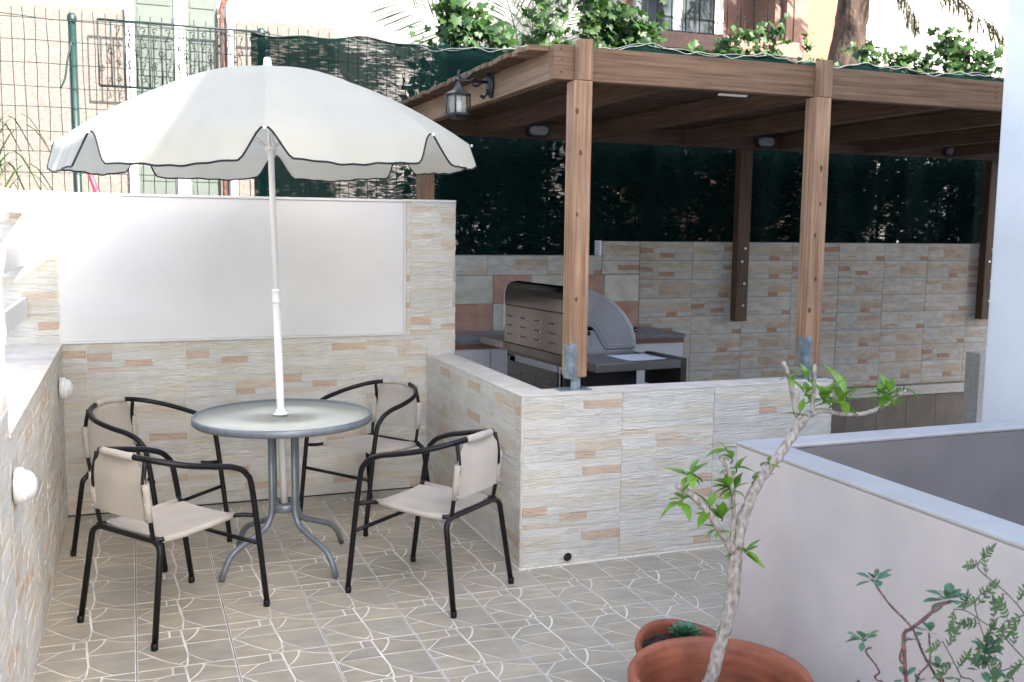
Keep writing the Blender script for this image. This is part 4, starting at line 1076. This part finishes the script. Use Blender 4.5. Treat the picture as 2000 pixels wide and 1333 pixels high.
for k, pts in STEM.items():
    P = [Vector(p)+Vector((0, rr.uniform(-0.02,0.02), 0)) for p in pts]
    root = rp_ if k[0] == 's' else jp_
    ro_ = Vector(root.location)
    if k[0] == 's' and k not in ('s5',): P = [Vector((ro_.x+(P[0].x-ro_.x)*0.6, -4.50+rr.uniform(-0.04,0.04), 0.35))]+P
    if k in ('j2','j4'): P = [Vector((P[0].x-0.02, -4.52, 0.33))]+P
    P = [p-ro_ for p in P]
    Q = catmull(P, 6); n = len(Q)
    r0_ = 0.0026 if k[0] == 's' else 0.0014
    if k == 's2': r0_ = 0.0042
    if k in ('s1','s4','s5'): r0_ = 0.0021
    m = MB().tube(Q, [r0_*(1.08-0.25*i/n)*rr.uniform(0.9,1.12) for i in range(n)], 8)
    if k[0] == 's':
        for i in range(2, n-1):
            if rr.random() < 0.75:
                a = rr.uniform(0, 6.28); d = Vector((math.cos(a), math.sin(a), 0.4)); m.tube([Q[i], Q[i]+d*0.0055], [0.0014,0.0005], 4)
    m.build('stem', MT['stem_red'] if k[0] == 's' else MT['stem_green'], root)
    if k[0] == 'j':
        m = MB(); i = 0; side = 1; start = 2 if k in ('j1','j3','j5','j6') else max(2, int(n*0.35))
        L_ = 0.0
        for i in range(start, n):
            L_ += (Q[i]-Q[i-1]).length
            if L_ < 0.042 and i < n-1: continue
            L_ = 0; side = -side
            T_ = (Q[i]-Q[i-1]).normalized()
            out = (T_.cross(Vector((0,-1,0.1)))*side).normalized()
            sub = rr.uniform(0.035, 0.06)*(0.7 if i > n*0.8 else 1)
            d = (out+T_*0.5+Vector((0,rr.uniform(-0.4,0.4),0))).normalized()
            m.tube([Q[i], Q[i]+d*sub], 0.0009, 4, 1)
            q_ = 4
            for a in range(q_):
                b_ = Q[i]+d*sub*(a+1)/q_
                for s2 in (1,-1):
                    ld = (d*0.6+d.cross(Vector((0,1,0)))*s2*0.8+Vector((0,rr.uniform(-0.3,0.3),0))).normalized()
                    leaf(m, b_, ld, (0,-1,0.3), rr.uniform(0.013,0.020), rr.uniform(0.005,0.0075), 0.1, 0.2, n=3)
            leaf(m, Q[i]+d*sub, d, (0,-1,0.3), 0.026, 0.009, 0.1, 0.2, n=3)
        if m.f: o = m.build('leaflets', [MT['leaf_jas'], MT['stem_green']], jp_); o['kind'] = 'stuff'
for (x, y, z, n, s) in ROSE:
    base = Vector((x,y,z))-Vector(rp_.location)
    n = int(n*1.35)
    for k in range(n):
        a = 2*PI*k/n+rr.uniform(-0.3,0.3); el = rr.choice([-0.25,0.3,0.7,1.0])+rr.uniform(-0.15,0.15)
        d = Vector((math.cos(a)*math.cos(el), math.sin(a)*math.cos(el)*0.8, math.sin(el)))
        L = rr.uniform(0.026,0.042)*s*(0.7 if el > 0.9 else 1)
        m = MB(); leaf(m, base+d*0.003, d, (0,0,1), L, L*rr.uniform(0.46,0.60), rr.uniform(-0.1,0.3), 0.25, n=6, obov=1.7)
        m.build('leaf', MT['leaf_dark'], rp_)

# ------------------------------------------------------------------ wire fence and shade net (y = 1.95)
fn = empty('wire_fence', (0,1.95,0), 0, 'green welded wire fence with green posts above the garden wall', 'fence')
for x in (-1.30,0.035,1.375,2.83,4.9,7.0,9.1):
    p = MB().tube([(x,0.02,-0.3),(x,0.02,3.16)], 0.030, 12); p.lathe([(0.034,3.14),(0.034,3.165),(0.024,3.185),(0,3.19)], 12, c=(x,0.02,0)); p.build('post', MT['greenpost'], fn)
rw = random.Random(3)
m = MB(); x = -1.6
while x < 3.3:
    pts = [(x+rw.uniform(-0.006,0.006), -0.015+rw.uniform(-0.004,0.004), 0.9+k*0.155) for k in range(15)]
    pts.append((x+rw.uniform(-0.008,0.008), -0.015, 3.20)); m.tube(pts, 0.0030, 4); x += 0.0775
for k in range(15):
    z = 0.95+k*0.155+rw.uniform(-0.006,0.006)
    m.tube([(-1.6+q*0.35, -0.018, z+rw.uniform(-0.006,0.006)) for q in range(15)], 0.0028, 4)
o = m.build('wire_mesh', MT['wire'], fn); stuff(o)
m = MB().tube([(-1.6+q*0.3, -0.016, 3.135+0.012*math.sin(q*2.1)) for q in range(16)], 0.0035, 5); m.build('top_wire', MT['wire'], fn)
for x, pts in ((0.03,[(0,-0.03,2.98),(-0.03,-0.04,2.85),(-0.05,-0.04,2.72),(-0.085,-0.04,2.64)]),(1.38,[(0,-0.03,2.6),(0.02,-0.04,2.5),(0.0,-0.04,2.42)])):
    m = MB().tube(catmull([(x+a,b,c) for a,b,c in pts], 4), 0.007, 6); m.build('cable_tie', MT['greenpost'], fn)

def TOPR(x): return 0.13*max(0, min(1, (x-3.2)/1.4))
nt_ = MB(); NX, NZ = 150, 22; rw = random.Random(17)
ph = [rw.uniform(0, 6.28) for _ in range(8)]
for i in range(NX+1):
    x = 1.285+(9.3-1.285)*i/NX
    topz = 3.135+TOPR(x)+0.018*math.sin(x*5+ph[0])+0.012*math.sin(x*13+ph[1])+(0.06*math.exp(-((x-2.83)/0.06)**2))
    for j in range(NZ+1):
        t = j/NZ; z = 1.02+(topz-1.02)*t
        a = 1-0.75*t**3
        y = -0.05+a*(0.030*math.sin(x*7+1.4*z+ph[2])+0.022*math.sin(x*15-2.0*z+ph[3])+0.012*math.sin(x*29+3*z+ph[4]))
        nt_.v.append((x, y, z))
W_ = NZ+1
for i in range(NX):
    for j in range(NZ): a = i*W_+j; nt_.f.append((a,a+W_,a+W_+1,a+1)); nt_.m.append(0); nt_.sm.append(True)
net = empty('shade_net', (0,1.90,0), 0, 'dark green shade net stretched along the fence behind the pergola', 'net')
nt_.build('net', MT['net'], net)
n2_ = MB(); i1 = 29
for i in range(i1, NX+1):
    for j in range(NZ+1):
        x, y, z = nt_.v[i*(NZ+1)+j]; n2_.v.append((x, y+0.022+0.006*math.sin(x*9+z*4), z-0.012))
for i in range(NX-i1):
    for j in range(NZ): a = i*W_+j; n2_.f.append((a,a+W_,a+W_+1,a+1)); n2_.m.append(0); n2_.sm.append(True)
n2_.build('second_net', MT['net'], net)
hem = MB(); hem.tube([(1.285+(9.3-1.285)*i/NX, -0.052, 3.135+TOPR(1.285+(9.3-1.285)*i/NX)+0.018*math.sin((1.285+(9.3-1.285)*i/NX)*5+ph[0])+0.012*math.sin((1.285+(9.3-1.285)*i/NX)*13+ph[1])) for i in range(NX+1)], 0.011, 6, flat=0.6); hem.build('hem', MT['greenpost'], net)
hem = MB(); pts = []
for i in range(260):
    x = 2.6+6.7*i/259
    pts.append((x, -0.068+0.004*math.sin(x*40), 3.132+TOPR(x)+0.018*math.sin(x*5+ph[0])+0.016*math.sin(x*11.0)+0.008*math.sin(x*27)))
hem.tube(pts, 0.0028, 5); hem.build('lacing_cord', MT['rope'], net)

# ------------------------------------------------------------------ plants behind the net
rv = random.Random(21)
def vine(label, x0, x1, y, zt, ns, leaves, big=1.0, name='grapevine'):
    root = empty(name, ((x0+x1)/2, y, -0.3), 0, label, 'vine')
    ro_ = Vector(root.location)
    lm = MB(); 
    for s in range(ns):
        x = rv.uniform(x0, x1); top = zt((x-x0)/(x1-x0))*rv.uniform(0.85, 1.05)
        top = max(top, 0.1)
        P = [Vector((x+rv.uniform(-0.1,0.1), y+rv.uniform(-0.05,0.25), 1.2))]
        nseg = 6; dx = rv.uniform(-0.25,0.25)*min(1, top)
        for k in range(1, nseg+1):
            t = k/nseg
            P.append(Vector((x+dx*t*t+rv.uniform(-0.03,0.03), P[0].y+rv.uniform(-0.04,0.04), 1.2+(3.12+top-1.2)*t)))
        Q = catmull(P, 4); n = len(Q)
        m = MB().tube([q-ro_ for q in Q], [0.006*(1.2-i/n) for i in range(n)], 5); m.build('cane', MT['bark_d'], root)
        cnt = int(leaves/ns)
        for k in range(cnt):
            t = rv.uniform(0.42, 1.0)
            if rv.random() < 0.7: t = rv.uniform(0.66, 1.0)
            q = Q[min(n-1, int(t*(n-1)))]
            off = Vector((rv.gauss(0,0.085), rv.gauss(0,0.08), rv.gauss(0,0.05)))*(1.15-0.5*t)
            S = rv.uniform(0.075, 0.14)*big*(1.15-0.40*t)
            nn = Vector((rv.gauss(0,0.6), -0.7+rv.gauss(0,0.5), 0.6+rv.gauss(0,0.5)))
            lobed(lm, q+off-ro_, nn, (rv.gauss(0,0.5),0.2,-1), S, rv)
    o = lm.build('leaves', MT['leaf_vine'], root); stuff(o)
    return root
vine('leafy grapevine rising above the net left of the lantern', 2.98, 3.75, 2.15, lambda t: 0.62-0.35*t, 11, 800, 1.15)
vine('dense leafy vine above the pergola corner left of the balcony', 3.75, 5.05, 2.20, lambda t: 0.30+0.55*math.sin(PI*min(1,t*0.9+0.1)), 22, 2100)
vine('low leafy vine in front of the balcony railing', 5.35, 6.35, 2.25, lambda t: 0.32+0.34*t, 16, 950)
vine('low leafy vine between the balcony railing and the tree trunk', 6.35, 7.35, 2.25, lambda t: 0.36-0.1*t, 10, 480)
vine('leafy vine in front of the bright wall, right of the tree trunk', 7.35, 8.30, 2.3, lambda t: 0.62-0.12*t, 14, 800, 1.05)
vine('tall leafy vine near the white column at right', 8.2, 9.4, 2.3, lambda t: 0.90-0.45*t, 16, 1000, 1.05)
vine('single vine shoot with few leaves above the net', 2.74, 2.82, 2.05, lambda t: 0.28, 1, 26, 0.7)
vine('slender vine shoot climbing beside the tree trunk', 6.92, 7.02, 2.6, lambda t: 0.72, 1, 26, 0.95)
hd = MB(); rv = random.Random(33)
for k in range(15000):
    x = rv.uniform(2.7, 9.6); z = rv.uniform(0.9, 3.12); y = rv.uniform(2.12, 2.95)
    if math.sin(x*2.3+z*1.7)+math.sin(x*5.1-z*2.9) > 1.1 and rv.random() < 0.75: continue
    d = Vector((rv.gauss(0,1), rv.gauss(0,1), rv.gauss(0,0.7)))
    leaf(hd, (x,y,z), d, (rv.gauss(0,0.5),-0.5,1), rv.uniform(0.08,0.14), rv.uniform(0.06,0.09), 0.2, 0.2, n=2)
hedge = empty('hedge', (6.0,2.5,-0.3), 0, 'dark hedge massed behind the shade net under the pergola', 'hedge')
o = hd.build('leaves', MT['leaf_hedge'], hedge); o.location = (-6.0,-2.5,0.3); stuff(o)
for k in range(16):
    x = 2.9+k*0.42; m = MB().tube(catmull([(x-6.0,rv.uniform(-0.1,0.2),0.0),(x-6.0+rv.uniform(-0.15,0.15),rv.uniform(-0.1,0.2),1.3),(x-6.0+rv.uniform(-0.3,0.3),rv.uniform(-0.1,0.2),3.2)], 6), 0.014, 6); m.build('stem', MT['bark_d'], hedge)

# palm fronds
pa = empty('palm', (4.2,3.1,-0.3), 0, 'grey-green palm fronds fanning out between the vines', 'palm')
m = MB().tube(catmull([(0,0,0),(-0.05,0.03,1.6),(-0.1,0,3.0)], 6), [0.09]*13, 10); m.build('trunk', MT['bark_d'], pa)
for (tx, tz) in ((-0.75,4.75),(-0.15,5.0),(0.65,4.6),(-1.5,4.0)):
    P = catmull([(-0.1,0,3.0),(-0.1+tx*0.35,-0.1,3.0+(tz-3.0)*0.55),(tx,-0.2,tz)], 10); n = len(P)
    fr_ = MB().tube(P, [0.010*(1.1-i/n) for i in range(n)], 6)
    for i in range(4, n):
        T_ = (P[i]-P[i-1]).normalized(); sd = T_.cross(Vector((0,1,0))).normalized()
        for s in (1,-1):
            for q in range(2):
                d = (T_*0.75+sd*s*0.75+Vector((0,rv.uniform(-0.3,0.3),-0.05))).normalized()
                leaf(fr_, P[i]-T_*q*0.035, d, (0,-1,0.3), rv.uniform(0.34,0.46), 0.020, 0.08, 0.5, n=4)
    o = fr_.build('frond', MT['leaf_palm'], pa)

# conifer trunk with hanging needle sprays
tr_ = empty('conifer_tree', (8.25,3.60,-0.3), 0, 'thick dark tree trunk with hanging needle sprays behind the pergola', 'tree')
P = catmull([(0.02,0,0),(-0.02,0,2.0),(-0.03,0,3.6),(0.0,0,4.2),(0.04,0,5.2),(0.06,0,8.5)], 8); n = len(P)
m = MB().tube(P, [0.27-0.045*min(1, max(0, (p.z-3.7)/0.5)) - 0.02*p.z*0.5 + (0.03*math.exp(-((p.z-3.85)/0.25)**2)) for p in P], 24)
rr = random.Random(6)
for i in range(len(m.v)):
    x, y, z = m.v[i]; k = 1+0.05*math.sin(z*9+math.atan2(y,x)*3)+rr.uniform(-0.035,0.035); m.v[i] = (x*k, y*k, z)
m.build('trunk', MT['bark_d'], tr_)
def spray(P0, P1, droop, nd, L):
    a, b = Vector(P0), Vector(P1); mid = (a+b)/2+Vector((0,0,0.12))
    Q = catmull([a, mid, b], 8); n_ = len(Q)
    mb = MB().tube(Q, [0.022*(1.1-i/n_) for i in range(n_)], 6, 1)
    for k in range(nd):
        q = Q[min(n_-1, int((0.25+0.75*rr.random())*n_))]
        d = (Vector((rr.gauss(0,0.45), rr.gauss(0,0.4), -droop))+(b-a).normalized()*0.9).normalized()
        leaf(mb, q+Vector((rr.gauss(0,0.03), rr.gauss(0,0.03), rr.gauss(0,0.03))), d, (0,0,1), L*rr.uniform(0.6,1.2), 0.012 if nd > 150 else 0.05, 0.35, 0.3, n=3)
    o = mb.build('needle_spray', [MT['needle'], MT['bark_d']], tr_)
spray((0.05,0,5.4), (0.72,-0.25,4.42), 0.5, 260, 0.30)
spray((0.05,0,5.3), (2.0,-0.3,4.35), 0.6, 320, 0.34)
spray((0.05,0,5.6), (1.1,-0.5,4.78), 0.9, 160, 0.30)
spray((-0.15,0,3.75), (-0.75,-0.35,3.62), 0.8, 260, 0.22)

for k in range(46):
    a = rr.uniform(0, 2*PI); z = rr.uniform(5.6, 9.5); L_ = rr.uniform(1.6, 3.4)*(1.1-0.06*(z-5.6))
    spray((0.05,0,z), (math.cos(a)*L_, math.sin(a)*L_*0.85, z-0.15+rr.uniform(-0.2,0.25)), 0.5, 120, 0.42)

# pampas grass at the left edge
gs = empty('ornamental_grass', (-0.62,1.3,-0.3), 0, 'arching green grass clump at the left edge behind the wall', 'grass')
rr = random.Random(12); m = MB()
for k in range(150):
    a = rr.uniform(0, 2*PI); sp2 = rr.uniform(0.1,0.62); h = rr.uniform(2.0,2.72)
    P = catmull([(rr.gauss(0,0.05), rr.gauss(0,0.05), 1.2), (math.cos(a)*sp2*0.35, math.sin(a)*sp2*0.3, h*0.88), (math.cos(a)*sp2*0.75, math.sin(a)*sp2*0.6, h), (math.cos(a)*sp2*1.15, math.sin(a)*sp2*0.8, h-sp2*0.55)], 4); n_ = len(P)
    for i in range(n_-1):
        w = 0.011*(1-(i/n_)**2); s = Vector((math.sin(a), -math.cos(a), 0))*w+Vector((w*0.4,0,0))
        m.face([P[i]-s, P[i]+s, P[i+1]+s*0.95, P[i+1]-s*0.95])
stuff(m.build('blades', MT['grass'], gs))
m = MB().lathe([(0,0),(0.16,0),(0.20,1.2),(0.17,1.2),(0.0,1.18)], 20); m.build('planter', MT['coping'], gs)
rdp = empty('red_pole', (0.21,1.0,-0.3), 0, 'leaning red metal pole behind the garden wall under the parasol edge', 'pole')
m = MB().tube([(0.35,0,0.0),(-0.02,0,2.18),(-0.09,0.0,2.40)], 0.017, 10); m.build('tube', MT['red'], rdp)
m = MB().tube([(-0.017,0,2.15),(-0.022,0,2.20)], 0.022, 10); m.build('coupling', MT['red'], rdp)

# ------------------------------------------------------------------ neighbour's house (y = 5.5)
nb = empty('neighbour_house', (0,5.5,-0.3), 0, 'neighbouring pale and pink rendered house with shutters and a balcony door', 'house')
def nbx(name, a, b, mt, parent=None, bevel=0):
    o = MB().box(a, b).build(name, MT[mt], parent or nb, bevel=bevel); return o
nbx('wall', (-4.0,0.0,4.22), (2.62,4,8.2), 'nb_white')
nbx('plinth_wall', (-4.0,-0.02,0), (2.62,4,4.2195), 'nb_beige')
nbx('wall', (2.6205,0.35,0), (6.45,4,8.2), 'nb_grey')
nbx('wall', (6.4505,0.6,0), (8.75,4,8.2), 'nb_pink')
nbx('wall', (8.7505,0.02,0), (9.10,4,8.2), 'nb_pink')
nbx('wall', (9.1005,0.5,0), (9.95,4,5.62), 'nb_orange')
nbx('wall', (9.1005,1.3,5.6205), (9.95,4,8.2), 'nb_white')
nbx('wall', (9.9505,1.6,0), (18.0,4,8.2), 'nb_white')
nbx('pilaster', (8.62,0.1,0), (8.74,0.59,8.0), 'nb_pink')
for x0, x1 in ((0.49,0.885),(1.02,1.335)):
    s = nbx('shutter', (x0,-0.055,1.6), (x1,-0.0205,5.4), 'shutter')
    for k in range(20):
        nbx('louvre', (x0+0.03,-0.064,1.7+k*0.185), (x1-0.03,-0.0555,1.7+k*0.185+0.15), 'shutter', s)
nbx('window_frame', (0.888,-0.075,1.6), (1.017,-0.0206,5.4), 'white')
nbx('window_frame', (0.40,-0.07,1.6), (0.487,-0.0207,5.4), 'white')
p = MB().tube(fillet([(1.375,-0.13,0),(1.375,-0.13,4.32),(1.43,-0.13,4.42),(1.62,-0.13,4.43)], 0.05, 4), 0.026, 10); p.build('rusty_pipe', MT['rust'], nb)
p = MB().tube([(1.47,-0.09,0),(1.47,-0.09,8.0)], 0.05, 14); p.build('downpipe', MT['white'], nb)
# balcony
nbx('balcony_slab', (6.50,-0.30,4.26), (8.74,0.5995,4.46), 'nb_pink', None, 0.01)
nbx('door_frame', (6.72,0.5,4.465), (8.06,0.5995,6.8), 'white')
for x0, x1 in ((6.80,7.28),(7.42,7.92)):
    nbx('glass_door', (x0,0.485,4.56), (x1,0.499,6.75), 'winglass')
def railing(root, x0, x1, z0, z1, n, y=0.0, mt='iron', ring=True):
    for z in (z0, z1):
        MB().tube([(x0,y,z),(x1,y,z)], 0.013, 6).build('rail', MT[mt], root)
    for k in range(n+1):
        x = x0+(x1-x0)*k/n
        b_ = MB().tube([(x,y,z0),(x,y,z1)], 0.0085, 6)
        if k % 2:
            for w in range(4):
                a = w*PI/2
                b_.tube(catmull([(x,y,z0+(z1-z0)*0.47),(x+0.03*math.cos(a),y+0.03*math.sin(a),z0+(z1-z0)*0.53),(x,y,z0+(z1-z0)*0.59)], 3), 0.005, 4)
        b_.build('bar', MT[mt], root)
        if k % 2 == 0 and 0 < k < n:
            for zc in (z0+0.16, z1-0.16):
                s_ = MB()
                for sx in (1,-1):
                    c_ = [(x+sx*(0.012+0.055*math.sin(PI*t)+0.03*max(0,(abs(2*t-1)-0.6))*2), y, zc-0.10+0.20*t) for t in [q/10 for q in range(11)]]
                    s_.tube(c_, 0.005, 4)
                    for e_, zz in ((1, zc+0.085),(-1, zc-0.085)):
                        s_.tube([(x+sx*(0.062+0.020*math.cos(t)), y, zz+0.020*math.sin(t)*e_) for t in [q*0.7 for q in range(8)]], 0.005, 4)
                s_.build('scroll', MT[mt], root)
br_ = empty('balcony_railing', (0,5.24,0), 0, 'black wrought iron balcony railing with scrolls above the pergola', 'railing')
railing(br_, 6.62, 8.66, 4.17, 5.15, 10)
wr_ = empty('window_grille', (0,5.30,0), 0, 'scrolled iron grille seen through the wire fence at left', 'railing')
railing(wr_, 0.13, 1.87, 3.10, 3.77, 14, 0.0, 'wire')
